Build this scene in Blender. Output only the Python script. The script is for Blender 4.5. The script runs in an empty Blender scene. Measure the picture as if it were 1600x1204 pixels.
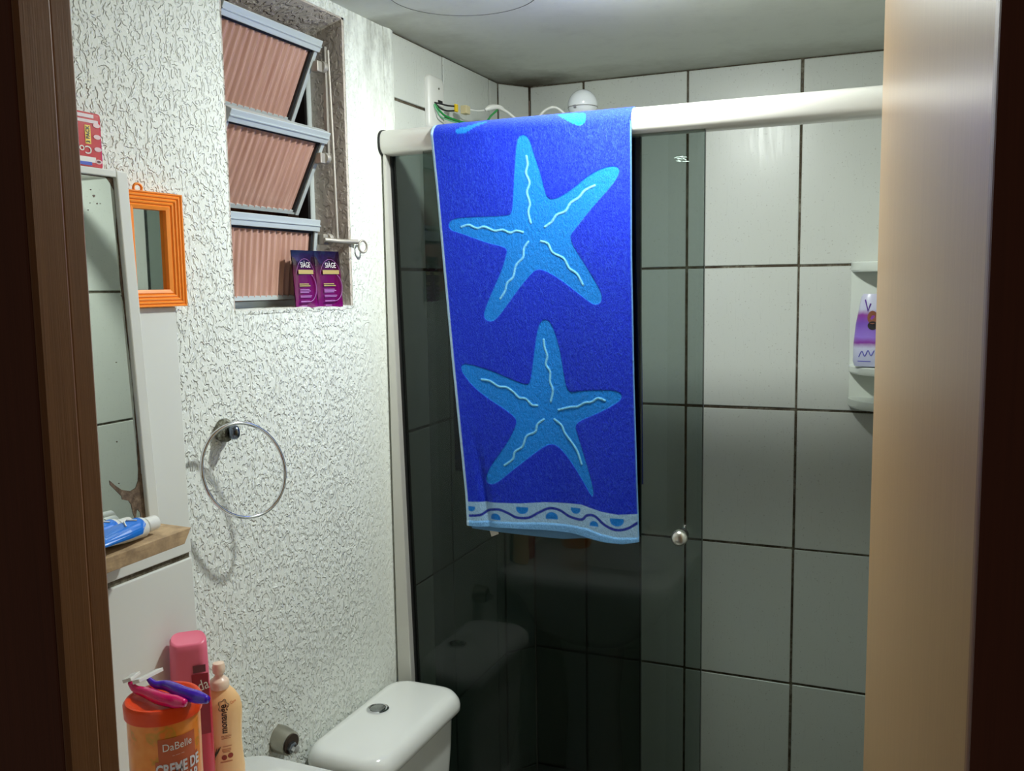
import bpy, bmesh, math, random
import numpy as np
from mathutils import Vector, Matrix, noise
random.seed(7); np.random.seed(7)
PI = math.pi
scn = bpy.context.scene
COL = scn.collection

# ---------------------------------------------------------------- camera, world, exposure
CZ = 1.52                                     # camera height above the floor; z values below are written relative to it
FPX = 1431.5
def cam_axes(yaw, pitch, roll):
    cy, sy, cp, sp = math.cos(yaw), math.sin(yaw), math.cos(pitch), math.sin(pitch)
    f = Vector((sy*cp, cy*cp, sp)); r = Vector((cy, -sy, 0)); u = r.cross(f)
    cr, sr = math.cos(roll), math.sin(roll)
    return cr*r + sr*u, -sr*r + cr*u, f
CR, CU, CF = cam_axes(*[math.radians(a) for a in (-22.9994, -6.2612, -0.8399)])
cd = bpy.data.cameras.new('camera'); cam = bpy.data.objects.new('camera', cd); COL.objects.link(cam)
cd.sensor_width = 36; cd.lens = FPX*36/1600; cd.clip_start = .02
m = Matrix((CR, CU, -CF)).transposed().to_4x4(); m.translation = (0, 0, CZ); cam.matrix_world = m
scn.camera = cam
w = bpy.data.worlds.new('world'); scn.world = w; w.use_nodes = True
w.node_tree.nodes['Background'].inputs[0].default_value = (1.0, .80, .62, 1)
w.node_tree.nodes['Background'].inputs[1].default_value = .075
scn.view_settings.view_transform = 'Standard'; scn.view_settings.look = 'None'
scn.view_settings.gamma = 1; scn.view_settings.use_curve_mapping = False
scn.view_settings.exposure = 0.0
LAMP = (-.40, 1.36, .452)                     # bare lamp under the ceiling
LAMP_W = 735.0

# ---------------------------------------------------------------- helpers
def ray(x, y): return ((x-800)/FPX)*CR - ((y-602)/FPX)*CU + CF
def onX(x, y, X): d = ray(x, y); return d*(X/d.x)
def onY(x, y, Y): d = ray(x, y); return d*(Y/d.y)
def onZ(x, y, Z): d = ray(x, y); return d*(Z/d.z)
def lin(c): c /= 255; return c/12.92 if c <= .04045 else ((c+.055)/1.055)**2.4
def rgb(r, g, b): return (lin(r), lin(g), lin(b), 1)

ORI = {}
def empty(name, loc):
    o = bpy.data.objects.new(name, None); COL.objects.link(o); o.empty_display_size = .02
    o.location = (loc[0], loc[1], loc[2]+CZ); ORI[o.name] = Vector(loc); return o
def tag(o, label, cat, group=None):
    o['label'] = label; o['category'] = cat
    if group: o['group'] = group
    return o
def thing(name, loc, label, cat, group=None): return tag(empty(name, loc), label, cat, group)
def finish(name, me, mt, parent=None, origin=None, kind=None, smooth=None, bevel=0, seg=2):
    if parent is not None: org = ORI[parent.name]
    elif origin is not None: org = Vector(origin)
    else:
        c = [v.co for v in me.vertices]
        org = Vector((sum(p.x for p in c)/len(c), sum(p.y for p in c)/len(c), min(p.z for p in c)))
    me.transform(Matrix.Translation(-org))
    o = bpy.data.objects.new(name, me); COL.objects.link(o)
    ORI[o.name] = org.copy()
    if parent is not None: o.parent = parent
    else: o.location = (org.x, org.y, org.z+CZ)
    for q in (mt if isinstance(mt, (list, tuple)) else [mt]): me.materials.append(q)
    if kind: o['kind'] = kind
    if bevel:
        b = o.modifiers.new('bevel', 'BEVEL'); b.width = bevel; b.segments = seg; b.limit_method = 'ANGLE'; b.angle_limit = .6
    if smooth is not None:
        me.shade_smooth()
        if smooth < 3: me.set_sharp_from_angle(angle=smooth)
    return o
def mk(name, bm, mt, parent=None, **k):
    bmesh.ops.recalc_face_normals(bm, faces=bm.faces)
    me = bpy.data.meshes.new(name); bm.to_mesh(me); bm.free()
    return finish(name, me, mt, parent, **k)
def BM(): return bmesh.new()
def hexa(bm, P):                              # 8 points: bottom loop 0-3, top loop 4-7
    v = [bm.verts.new(p) for p in P]
    for f in ((3,2,1,0),(4,5,6,7),(0,1,5,4),(1,2,6,5),(2,3,7,6),(3,0,4,7)): bm.faces.new([v[i] for i in f])
    return bm
def box(bm, x0, x1, y0, y1, z0, z1):
    return hexa(bm, [(x0,y0,z0),(x1,y0,z0),(x1,y1,z0),(x0,y1,z0),(x0,y0,z1),(x1,y0,z1),(x1,y1,z1),(x0,y1,z1)])
def loft(bm, rings, cap=True, closed=True):
    R = [[bm.verts.new(p) for p in r] for r in rings]
    n = len(R[0])
    for a, b in zip(R, R[1:]):
        for i in range(n if closed else n-1):
            j = (i+1) % n
            try: bm.faces.new((a[i], a[j], b[j], b[i]))
            except ValueError: pass
    if cap: bm.faces.new(R[0][::-1]); bm.faces.new(R[-1])
    return bm
def lathe(bm, prof, c, seg=32, sx=1, sy=1, rot=0, cap=True):   # prof: (radius, z), around vertical axis
    rings = []
    for r, z in prof:
        r = max(r, 1e-5); ring = []
        for i in range(seg):
            a = 2*PI*i/seg; x, y = r*sx*math.cos(a), r*sy*math.sin(a)
            ring.append((c[0]+x*math.cos(rot)-y*math.sin(rot), c[1]+x*math.sin(rot)+y*math.cos(rot), c[2]+z))
        rings.append(ring)
    return loft(bm, rings, cap)
def lathe_ax(bm, prof, c, axis, seg=24):      # prof: (radius, distance along axis)
    ax = Vector(axis).normalized(); t = Vector((0,0,1)) if abs(ax.z) < .9 else Vector((1,0,0))
    a = ax.cross(t).normalized(); b = ax.cross(a)
    c = Vector(c)
    return loft(bm, [[c+ax*d+(a*math.cos(2*PI*i/seg)+b*math.sin(2*PI*i/seg))*max(r,1e-5) for i in range(seg)] for r, d in prof])
def smooth_path(pts, n=8):
    P = [Vector(p) for p in pts]; out = []
    for i in range(len(P)-1):
        p0 = P[max(i-1,0)]; p1 = P[i]; p2 = P[i+1]; p3 = P[min(i+2,len(P)-1)]
        for k in range(n):
            t = k/n
            out.append(.5*((2*p1)+(p2-p0)*t+(2*p0-5*p1+4*p2-p3)*t*t+(3*p1-p0-3*p2+p3)*t**3))
    out.append(P[-1]); return out
def tube(bm, pts, rad, seg=10, closed=False, flat=1, up=None):
    P = [Vector(p) for p in pts]; n = len(P); rings = []; prev = None
    rr = rad if hasattr(rad, '__len__') else [rad]*n
    for i in range(n):
        if closed: t = P[(i+1)%n]-P[i-1]
        else: t = P[min(i+1,n-1)]-P[max(i-1,0)]
        t.normalize()
        if prev is None:
            q = Vector(up) if up else (Vector((0,0,1)) if abs(t.z) < .9 else Vector((1,0,0)))
        else: q = prev
        a = (q - t*q.dot(t)).normalized(); b = t.cross(a); prev = a
        rings.append([P[i]+(a*math.cos(2*PI*k/seg)*flat+b*math.sin(2*PI*k/seg))*rr[i] for k in range(seg)])
    if closed: rings.append(rings[0]); R = rings[:-1]
    if closed:
        V = [[bm.verts.new(p) for p in r] for r in R]
        for i in range(n):
            A, B = V[i], V[(i+1)%n]
            for k in range(seg): bm.faces.new((A[k], A[(k+1)%seg], B[(k+1)%seg], B[k]))
        return bm
    return loft(bm, rings)
def rrect(cx, cy, w, d, r, z, n=6):           # rounded rectangle ring, horizontal
    out = []
    r = min(r, w/2-1e-5, d/2-1e-5)
    for q, (sx, sy) in enumerate(((1,1),(-1,1),(-1,-1),(1,-1))):
        for k in range(n+1):
            a = PI/2*q + PI/2*k/n
            out.append((cx+sx*(w/2-r)+r*math.cos(a), cy+sy*(d/2-r)+r*math.sin(a), z))
    return out
def prism(bm, poly, off):                     # poly: 3D points; off: thickness vector
    off = Vector(off); a = [Vector(p) for p in poly]
    return loft(bm, [a, [p+off for p in a]])

# ---------------------------------------------------------------- materials
def mat(name, col, rough=.5, metal=0, spec=.5, coat=0):
    m = bpy.data.materials.new(name); m.use_nodes = True
    b = m.node_tree.nodes['Principled BSDF']
    b.inputs['Base Color'].default_value = col; b.inputs['Roughness'].default_value = rough
    b.inputs['Metallic'].default_value = metal; b.inputs['Specular IOR Level'].default_value = spec
    b.inputs['Coat Weight'].default_value = coat; b.inputs['Coat Roughness'].default_value = .1
    return m
class NT:
    def __init__(s, m): s.t = m.node_tree; s.b = s.t.nodes['Principled BSDF']; s.out = s.t.nodes['Material Output']
    def n(s, ty, ins={}, **a):
        k = s.t.nodes.new(ty)
        for p, v in a.items(): setattr(k, p, v)
        for p, v in ins.items():
            if isinstance(v, bpy.types.NodeSocket): s.t.links.new(v, k.inputs[p])
            else: k.inputs[p].default_value = v
        return k
    def l(s, a, b): s.t.links.new(a, b)
    def coord(s, sc=(1,1,1), obj=True, loc=(0,0,0)):
        c = s.n('ShaderNodeTexCoord') if obj else s.n('ShaderNodeNewGeometry')
        return s.n('ShaderNodeMapping', {0: c.outputs['Object' if obj else 'Position'], 'Scale': sc, 'Location': loc}).outputs[0]
    def noise(s, vec, scale, detail=3, rough=.5, dist=0): return s.n('ShaderNodeTexNoise', {'Vector': vec, 'Scale': scale, 'Detail': detail, 'Roughness': rough, 'Distortion': dist}).outputs['Fac']
    def ramp(s, fac, stops):
        r = s.n('ShaderNodeValToRGB', {0: fac}); e = r.color_ramp.elements
        while len(e) < len(stops): e.new(.5)
        for q, (p, c) in zip(e, stops): q.position = p; q.color = c if len(c) == 4 else (*c, 1)
        return r.outputs[0]
    def mix(s, f, a, b, mode='MIX'):
        k = s.n('ShaderNodeMix', data_type='RGBA', blend_type=mode)
        for i, v in ((0, f), (6, a), (7, b)):
            if isinstance(v, bpy.types.NodeSocket): s.l(v, k.inputs[i])
            else: k.inputs[i].default_value = v
        return k.outputs[2]
    def math(s, op, a, b=0, c=None):
        k = s.n('ShaderNodeMath', operation=op)
        for i, v in enumerate((a, b) if c is None else (a, b, c)):
            if isinstance(v, bpy.types.NodeSocket): s.l(v, k.inputs[i])
            else: k.inputs[i].default_value = v
        return k.outputs[0]
    def mr(s, v, a, b, c=0, d=1):
        return s.n('ShaderNodeMapRange', {0: v, 1: a, 2: b, 3: c, 4: d}).outputs[0]
    def bump(s, h, strength=.5, dist=.001): s.l(s.n('ShaderNodeBump', {'Height': h, 'Strength': strength, 'Distance': dist}).outputs[0], s.b.inputs['Normal'])
    def sep(s, vec):
        k = s.n('ShaderNodeSeparateXYZ', {0: vec}); return k.outputs

M = {}
# rough-cast plaster: short drooping ridges and pits, in relief, the pits also darkened in colour
def stucco(name, sc=1.0, strength=1.0, col=rgb(236,240,233)):
    m = mat(name, col, .65, spec=.25); t = NT(m)
    v = t.coord((1,1,.74), obj=False)
    wv = t.n('ShaderNodeTexNoise', {'Vector': v, 'Scale': 44*sc, 'Detail': 2})
    v2 = t.n('ShaderNodeVectorMath', {0: v, 1: t.n('ShaderNodeVectorMath', {0: wv.outputs['Color'], 'Scale': .0125/sc}, operation='SCALE').outputs[0]}, operation='ADD').outputs[0]
    n1 = t.noise(v2, 132*sc, 1.5, .5)
    n2 = t.noise(v2, 30*sc, 1)
    lo = t.mr(n2, .35, .65, -.02, .03)
    plate = t.n('ShaderNodeMapRange', {0: t.math('ADD', n1, lo), 1: .385, 2: .475, 3: 0, 4: 1}, interpolation_type='SMOOTHSTEP').outputs[0]
    drip = t.n('ShaderNodeMapRange', {0: n1, 1: .58, 2: .68, 3: 0, 4: .9}, interpolation_type='SMOOTHSTEP').outputs[0]
    fine = t.math('MULTIPLY', t.noise(v, 330, 2), .12)
    h = t.math('ADD', t.math('ADD', plate, drip), fine)
    fade = t.sep(t.coord(obj=False))
    calm = t.mr(fade[1], 1.34, 1.47, 1, .22)
    bp = t.n('ShaderNodeBump', {'Height': t.math('MULTIPLY', h, t.math('MULTIPLY', calm, strength)), 'Strength': 1.0, 'Distance': .0021})
    t.l(bp.outputs[0], t.b.inputs['Normal'])
    # shade of the pits painted into the colour, mildew by the ceiling corner
    pit = t.mr(n1, .36, .45, .88, 1)
    gy = t.mr(fade[1], 1.20, 1.5); gz = t.mr(fade[2], CZ+.26, CZ+.47)
    mold = t.math('MULTIPLY', t.math('MULTIPLY', gy, gz), t.mr(t.noise(t.coord((1,1,.3), obj=False), 30, 5, .7), .42, .75))
    c = t.mix(t.math('SUBTRACT', 1, pit), col, rgb(150,145,128))
    c = t.mix(t.math('MULTIPLY', mold, .9), c, rgb(120,122,110))
    t.l(c, t.b.inputs['Base Color']); return m
M['stucco'] = stucco('stucco')
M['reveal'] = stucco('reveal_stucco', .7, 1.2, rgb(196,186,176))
def plain_wall(name, col, edge=True):
    m = mat(name, col, .7, spec=.2); t = NT(m)
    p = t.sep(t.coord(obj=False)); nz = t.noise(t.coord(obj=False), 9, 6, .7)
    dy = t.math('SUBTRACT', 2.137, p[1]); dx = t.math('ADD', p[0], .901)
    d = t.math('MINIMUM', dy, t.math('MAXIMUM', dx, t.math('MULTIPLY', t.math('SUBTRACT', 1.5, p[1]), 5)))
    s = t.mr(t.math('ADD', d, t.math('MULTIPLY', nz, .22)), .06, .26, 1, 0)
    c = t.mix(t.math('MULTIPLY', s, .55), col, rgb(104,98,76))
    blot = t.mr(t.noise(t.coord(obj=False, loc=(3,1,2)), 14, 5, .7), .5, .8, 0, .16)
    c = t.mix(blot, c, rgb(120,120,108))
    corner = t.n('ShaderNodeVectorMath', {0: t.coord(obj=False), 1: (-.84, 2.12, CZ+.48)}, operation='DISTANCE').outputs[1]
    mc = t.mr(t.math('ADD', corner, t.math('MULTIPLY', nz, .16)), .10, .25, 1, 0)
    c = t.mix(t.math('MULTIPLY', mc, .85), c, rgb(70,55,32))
    t.l(c, t.b.inputs['Base Color']); t.bump(t.noise(t.coord(obj=False), 120, 3), .25, .001); return m
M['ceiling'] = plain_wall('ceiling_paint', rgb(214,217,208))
def tile_mat(name, col):
    m = mat(name, col, .32, spec=.5); t = NT(m)
    oi = t.n('ShaderNodeObjectInfo').outputs['Random']
    n = t.noise(t.coord((1,1,1), obj=False), 5, 3)
    c = t.mix(t.mr(oi, 0, 1, 0, .25), col, rgb(202,202,190))
    c = t.mix(t.mr(n, .4, .7, 0, .25), c, rgb(200,203,193))
    spk = t.mr(t.noise(t.coord(obj=False), 260, 1), .70, .76, 0, .35)
    c = t.mix(spk, c, rgb(120,110,90))
    t.l(c, t.b.inputs['Base Color'])
    st = t.noise(t.coord((1,1,.06), obj=False), 420, 2)
    t.l(t.mr(st, .3, .7, .27, .37), t.b.inputs['Roughness'])
    t.bump(t.math('ADD', st, t.noise(t.coord(obj=False), 8, 2)), .035, .001); return m
M['tile'] = tile_mat('white_tile', rgb(212,216,210))
M['painted_tile'] = mat('painted_tile', rgb(226,228,222), .35)
def grout_mat():
    m = mat('dirty_grout', rgb(90,82,68), .9, spec=.1); t = NT(m)
    n = t.noise(t.coord(obj=False), 30, 5, .8)
    t.l(t.ramp(n, [(.3, rgb(58,46,34)), (.5, rgb(92,84,70)), (.72, rgb(150,146,132))]), t.b.inputs['Base Color']); return m
M['grout'] = grout_mat()
def metal(name, col, rough): return mat(name, col, rough, 1)
M['alu'] = mat('painted_aluminium', rgb(214,212,206), .33, .35)
M['window_alu'] = mat('window_aluminium', rgb(196,204,204), .42, .25)
M['chrome'] = metal('chrome', rgb(225,226,230), .12)
def corroded():
    m = mat('corroded_metal', rgb(120,118,104), .6, .6); t = NT(m)
    n = t.noise(t.coord(obj=False), 160, 4, .7)
    t.l(t.ramp(n, [(.35, rgb(70,66,52)), (.52, rgb(128,128,112)), (.7, rgb(190,192,186))]), t.b.inputs['Base Color'])
    t.bump(n, .8, .002); return m
M['corroded'] = corroded()
M['dark_gap'] = mat('dark_gasket', rgb(24,24,24), .6)
M['ceramic'] = mat('white_ceramic', rgb(232,234,230), .12, coat=.4)
M['white_plastic'] = mat('white_plastic', rgb(228,228,222), .35)
M['black'] = mat('black_plastic', rgb(16,16,16), .5)
M['green_wire'] = mat('green_wire', rgb(20,140,60), .4)
M['yellow_wire'] = mat('yellow_wire', rgb(225,190,20), .5)
M['beige'] = mat('beige_block', rgb(205,192,150), .5)
def tinted_glass(name, tint, refl=1.0):
    m = bpy.data.materials.new(name); m.use_nodes = True; nt = m.node_tree; nt.nodes.clear()
    out = nt.nodes.new('ShaderNodeOutputMaterial'); mx = nt.nodes.new('ShaderNodeMixShader')
    tr = nt.nodes.new('ShaderNodeBsdfTransparent'); tr.inputs[0].default_value = tint
    gl = nt.nodes.new('ShaderNodeBsdfGlossy'); gl.inputs['Roughness'].default_value = .01
    fr = nt.nodes.new('ShaderNodeFresnel'); fr.inputs[0].default_value = 1.45
    ge = nt.nodes.new('ShaderNodeNewGeometry'); mu = nt.nodes.new('ShaderNodeMath'); mu.operation = 'MULTIPLY'
    inv = nt.nodes.new('ShaderNodeMath'); inv.operation = 'SUBTRACT'; inv.use_clamp = True; inv.inputs[0].default_value = refl
    L = nt.links.new
    L(ge.outputs['Backfacing'], inv.inputs[1]); L(fr.outputs[0], mu.inputs[0]); L(inv.outputs[0], mu.inputs[1])
    mu.use_clamp = True; L(mu.outputs[0], mx.inputs[0]); L(tr.outputs[0], mx.inputs[1]); L(gl.outputs[0], mx.inputs[2]); L(mx.outputs[0], out.inputs[0])
    return m
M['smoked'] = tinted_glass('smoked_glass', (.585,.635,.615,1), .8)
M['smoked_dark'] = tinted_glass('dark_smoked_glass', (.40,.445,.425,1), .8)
M['smoked_edge'] = mat('glass_edge', rgb(14,22,20), .2)
M['mirror'] = metal('mirror_silver', rgb(222,228,222), .015)
def wood(name, c0, c1, sc=(60,60,1.6), rough=.45, bump=.2, dark=None):
    m = mat(name, c0, rough); t = NT(m)
    n = t.noise(t.coord(sc, obj=False), 3, 5, .6, .6); n2 = t.noise(t.coord((sc[0]*4, sc[1]*4, sc[2]*2), obj=False), 4, 3)
    c = t.mix(n, c0, c1); c = t.mix(t.mr(n2, .35, .7, 0, .35), c, c1)
    if dark:
        c = t.mix(t.mr(t.noise(t.coord((3,3,3), obj=False), 6, 5, .7), .45, .7, 0, .8), c, dark)
    t.l(c, t.b.inputs['Base Color']); t.bump(n2, bump, .0006); return m
M['frame_wood'] = wood('dark_frame_wood', rgb(150,106,66), rgb(112,74,42), rough=.4)
M['casing_wood'] = wood('casing_wood', rgb(112,56,30), rgb(84,36,16), rough=.5)
M['door_wood'] = wood('door_laminate', rgb(196,160,112), rgb(172,134,90), rough=.3, bump=.12)
M['board'] = wood('raw_board', rgb(208,180,142), rgb(184,154,116), (40,3,40), .8, .6, rgb(118,96,74))
M['orange'] = mat('orange_plastic', rgb(250,146,42), .4)

# ---------------------------------------------------------------- lamp (gives all the light in the room)
lamp = thing('ceiling_lamp', (LAMP[0], LAMP[1], .48), 'small round lamp fixed under the ceiling above the towel', 'lamp')
mk('lamp_base', lathe(BM(), [(.018, .4795-.48), (.018, .464-.48), (.035, .4615-.48)], (LAMP[0], LAMP[1], .48)), M['white_plastic'], lamp, smooth=.6)
em = bpy.data.materials.new('lamp_glow'); em.use_nodes = True
nt = em.node_tree; nt.nodes.clear(); e = nt.nodes.new('ShaderNodeEmission'); e.inputs[0].default_value = (.94, 1.0, .955, 1); e.inputs[1].default_value = LAMP_W
nt.links.new(e.outputs[0], nt.nodes.new('ShaderNodeOutputMaterial').inputs[0])
mk('lamp_diffuser', lathe(BM(), [(.0352, .4615-.48), (.0352, .458-.48), (.031, .454-.48), (.020, .451-.48), (.001, .450-.48)], (LAMP[0], LAMP[1], .48), 24), em, lamp, smooth=.8)

# ---------------------------------------------------------------- room shell
XL, XR, YB, ZC, ZF = -.901, .08, 2.137, .48, -CZ
YE = 1.562                                    # where the plaster ends and the shower tiles begin
def struct(name, bm, m, parent=None, **k): return mk(name, bm, m, parent, kind=None if parent else 'structure', **k)
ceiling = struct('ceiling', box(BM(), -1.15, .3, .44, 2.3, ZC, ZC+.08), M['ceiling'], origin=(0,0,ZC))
# round hairline joint and a stray wire end in the ceiling plaster
bm = BM(); N = 120
for k in range(N):
    a0, a1 = 2*PI*k/N, 2*PI*(k+1)/N
    wd = .0006 + .0007*abs(noise.noise((k*.31, 0, 0)))
    if noise.noise((k*.17, 4, 0)) > .62: continue
    P = [(-.682+r*math.cos(a), 1.423+r*math.sin(a), ZC-.0008) for a, r in ((a0,.1247),(a1,.1247),(a1,.1247+wd),(a0,.1247+wd))]
    Q = [(x, y, ZC+.001) for x, y, z in P]; hexa(bm, P+Q)
mk('hairline_joint', bm, mat('hairline_dirt', rgb(96,98,92), .9), ceiling)
bm = BM(); box(bm, -1.15, .3, .44, 2.3, ZF-.05, ZF); floor = struct('floor', bm, M['grout'], origin=(0,0,ZF))
floor_tile = mat('floor_tile', rgb(150,150,142), .35)
me = None
for i in range(4):
    for j in range(6):
        bm = box(BM(), XL+.002+i*.25, min(XL+.246+i*.25, XR), .50+j*.275, min(.771+j*.275, YB), ZF, ZF+.004)
        mk('tile', bm, floor_tile, floor, bevel=.0015, seg=1)
# left wall with the window hole
WY0, WY1, WZ0, WZ1 = 1.083, 1.402, -.034, .462
bm = BM()
for y0, y1, z0, z1 in ((.44, WY0, ZF, ZC), (WY1, YE, ZF, ZC), (WY0, WY1, ZF, WZ0), (WY0, WY1, WZ1, ZC)):
    box(bm, XL-.13, XL, y0, y1, z0, z1)
wall_left = struct('wall_left', bm, M['stucco'], origin=(XL, 1, ZF))
bm = BM()
box(bm, XL-.128, XL-.001, WY1-.006, WY1+.001, WZ0, WZ1); box(bm, XL-.128, XL-.001, WY0-.001, WY0+.004, WZ0, WZ1)
hexa(bm, [(XL-.128,WY0,WZ1-.045),(XL-.001,WY0,WZ1-.003),(XL-.001,WY1,WZ1-.003),(XL-.128,WY1,WZ1-.045),(XL-.128,WY0,WZ1+.001),(XL-.001,WY0,WZ1+.001),(XL-.001,WY1,WZ1+.001),(XL-.128,WY1,WZ1+.001)])
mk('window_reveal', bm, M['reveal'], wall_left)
bm = BM(); nn = 26; rings = []
for k in range(nn+1):
    y = WY0+.002+(WY1-WY0-.006)*k/nn; dz = .0035*noise.noise((y*40, 0, 0)); dx = .004*noise.noise((y*55, 3, 0))
    rings.append([(XL-.127, y, WZ0), (XL+.0008+dx*.3, y, WZ0-.004+dz), (XL+.0015+dx*.3, y, WZ0+.001+dz), (XL-.127, y, WZ0+.005+dz)])
loft(bm, rings); mk('window_sill_ledge', bm, M['stucco'], wall_left, smooth=.7)
# ragged plaster edge where the plaster stops at the shower
bm = BM(); rings = []
for k in range(140):
    z = ZF + (ZC-ZF)*k/139; d = .004*noise.noise((z*30, 7, 0))+.003*noise.noise((z*110, 2, 0))
    rings.append([(XL-.01, YE-.03, z), (XL+.001, YE-.03, z), (XL+.0045, YE-.012+d, z), (XL+.001, YE+.004+d, z), (XL-.01, YE+.004+d, z)])
loft(bm, rings); mk('plaster_edge', bm, M['stucco'], wall_left, smooth=.9)

def cut(vals, lo, hi): return [v for v in [lo]+[v for v in vals if lo+.008 < v < hi-.008]+[hi]]
G = .0028
Z0R, HR = .0333, .3225
rows = [Z0R + HR*k for k in range(-6, 3)]
def tiled(name, org, du, us, zs, nrm, wt=.012, tile=M['tile']):
    """wall slab plus its single tiles; org: (x,y) of u=0, du: unit direction, nrm: direction into the room"""
    du = Vector((*du, 0)); nrm = Vector((*nrm, 0)); o = Vector((*org, 0))
    bm = BM(); a = o+du*us[0]; b = o+du*us[-1]
    P = [a-nrm*wt, b-nrm*wt, b-nrm*.0035, a-nrm*.0035]
    hexa(bm, [p+Vector((0,0,zs[0])) for p in P]+[p+Vector((0,0,zs[-1])) for p in P])
    wl = struct(name, bm, M['grout'], origin=(org[0], org[1], ZF))
    for u0, u1 in zip(us, us[1:]):
        for z0, z1 in zip(zs, zs[1:]):
            j = .0007
            e = [random.uniform(-j, j) for _ in range(4)]; pr = random.uniform(-.0004, .0004)
            A = o+du*(u0+G+e[0]); B = o+du*(u1-G+e[1])
            P = [A-nrm*.004, B-nrm*.004, B+nrm*pr, A+nrm*pr]
            bm = hexa(BM(), [p+Vector((0,0,z0+G+e[2])) for p in P]+[p+Vector((0,0,z1-G+e[3])) for p in P])
            mk('tile', bm, tile, wl, bevel=.0012, seg=1)
    return wl
XA = -.4613
tiled('wall_back', (0, YB), (1, 0), cut([XA+.25*k for k in range(-3, 4)], -.85, XR), cut(rows, ZF, ZC), (0, -1))
tiled('wall_left_shower', (XL, 0), (0, 1), cut([1.775, 2.012], YE+.002, 2.061), cut(rows, ZF, ZC), (1, 0))
dv = Vector((.051, .076)).normalized()
tiled('wall_corner', (XL, 2.061), tuple(dv), [0, .0915], cut(rows, ZF, ZC), (dv.y, -dv.x))
tiled('wall_right', (XR, 0), (0, 1), cut([.52+.25*k for k in range(1, 7)], .49, YB), cut([z-.036 for z in rows], ZF, ZC), (-1, 0))
# painted tile wainscot on the left wall next to the basin
wains = struct('trim_1', box(BM(), XL-.005, XL+.008, .49, .957, ZF, -.024), M['grout'], origin=(XL, .5, ZF))
for z0, z1, ye0, ye1 in ((-.358, -.022, .958, .953), (-.3585-HR, -.366, .966, .958), (-.3625-2*HR, -.3625-HR, .966, .966), (ZF, -.3665-2*HR, .966, .966)):
    bm = hexa(BM(), [(XL, .492, z0), (XL+.012, .492, z0), (XL+.012, ye0, z0), (XL, ye0, z0), (XL, .492, z1), (XL+.012, .492, z1), (XL+.012, ye1, z1), (XL, ye1, z1)])
    mk('tile', bm, M['painted_tile'], wains, bevel=.0015)
# door wall: wall above/beside the opening, with its wooden frame
bm = BM(); box(bm, -1.15, -.60, .445, .488, ZF, ZC); box(bm, .10, .4, .445, .488, ZF, ZC)
struct('wall_front', bm, M['ceiling'], origin=(-.6, .46, ZF))
fr = empty('door_1', (-.25, .46, ZF)); fr['kind'] = 'structure'
def jamb(bm, prof, z0=ZF, z1=ZC-.001): return loft(bm, [[(x, y, z0) for x, y in prof], [(x, y, z1) for x, y in prof]])
sl = .011                                     # the old frame leans a little
def lean(o):
    for v in o.data.vertices: v.co.x += sl*((v.co.z-ORI[o.name].z*0)-0)*0
mk('casing', box(BM(), -.640, -.5285, .4357, .448, ZF, ZC-.001), M['casing_wood'], fr, bevel=.002)
mk('door_stop', jamb(BM(), [(-.560, .4485), (-.5284, .4485), (-.5283, .4362), (-.5270, .4362), (-.5245, .4385), (-.5245, .4615), (-.5265, .464), (-.560, .464)]), M['frame_wood'], fr)
mk('frame_post', jamb(BM(), [(-.60, .448), (-.5365, .448), (-.5365, .464), (-.5345, .466), (-.5335, .4715), (-.5335, .4865), (-.5355, .489), (-.60, .489)]), M['frame_wood'], fr)
mk('casing', box(BM(), .0337, .16, .4357, .448, ZF, ZC-.001), M['casing_wood'], fr, bevel=.002)
mk('frame_post', box(BM(), .0345, .10, .448, .470, ZF, ZC-.001), M['frame_wood'], fr, bevel=.002)
# open door leaf, seen edge-on on the right
A = Vector((.0378, .500, 0)); B = Vector((-.0247, 1.080, 0)); dn = (B-A).normalized(); nn_ = Vector((dn.y, -dn.x, 0))
P = [A, B, B+nn_*.034, A+nn_*.034]
leaf = empty('door_2', (.04, .5, ZF)); leaf['kind'] = 'structure'
mk('door_leaf', hexa(BM(), [p+Vector((0,0,ZF+.01)) for p in P]+[p+Vector((0,0,ZC-.012)) for p in P]), M['door_wood'], leaf, bevel=.0025, seg=3)
P = [B-nn_*-.0008+dn*.0001, B+dn*.0012+nn_*.0008, B+dn*.0012+nn_*.0332, B+nn_*.0332]
mk('edge_band', hexa(BM(), [p+Vector((0,0,ZF+.012)) for p in P]+[p+Vector((0,0,ZC-.014)) for p in P]), mat('edge_band', rgb(214,166,110), .4), leaf)
for zz in (-1.25, -.55, .2):
    q = A+Vector((.004, -.004, 0)); mk('hinge', lathe(BM(), [(.004, -.04), (.004, .04)], (q.x+.018, q.y-.004, zz), 12), M['chrome'], leaf, smooth=.8)
# what lies outside the window
bo = mat('rusty_render', rgb(128,74,48), .9); t = NT(bo)
t.l(t.ramp(t.noise(t.coord(obj=False), 40, 5, .8), [(.35, rgb(84,44,28)), (.65, rgb(150,92,62))]), t.b.inputs['Base Color'])
struct('wall_outside', box(BM(), -1.16, -1.12, .6, 2.2, ZF, .9), bo, origin=(-1.14, 1, ZF))

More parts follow.
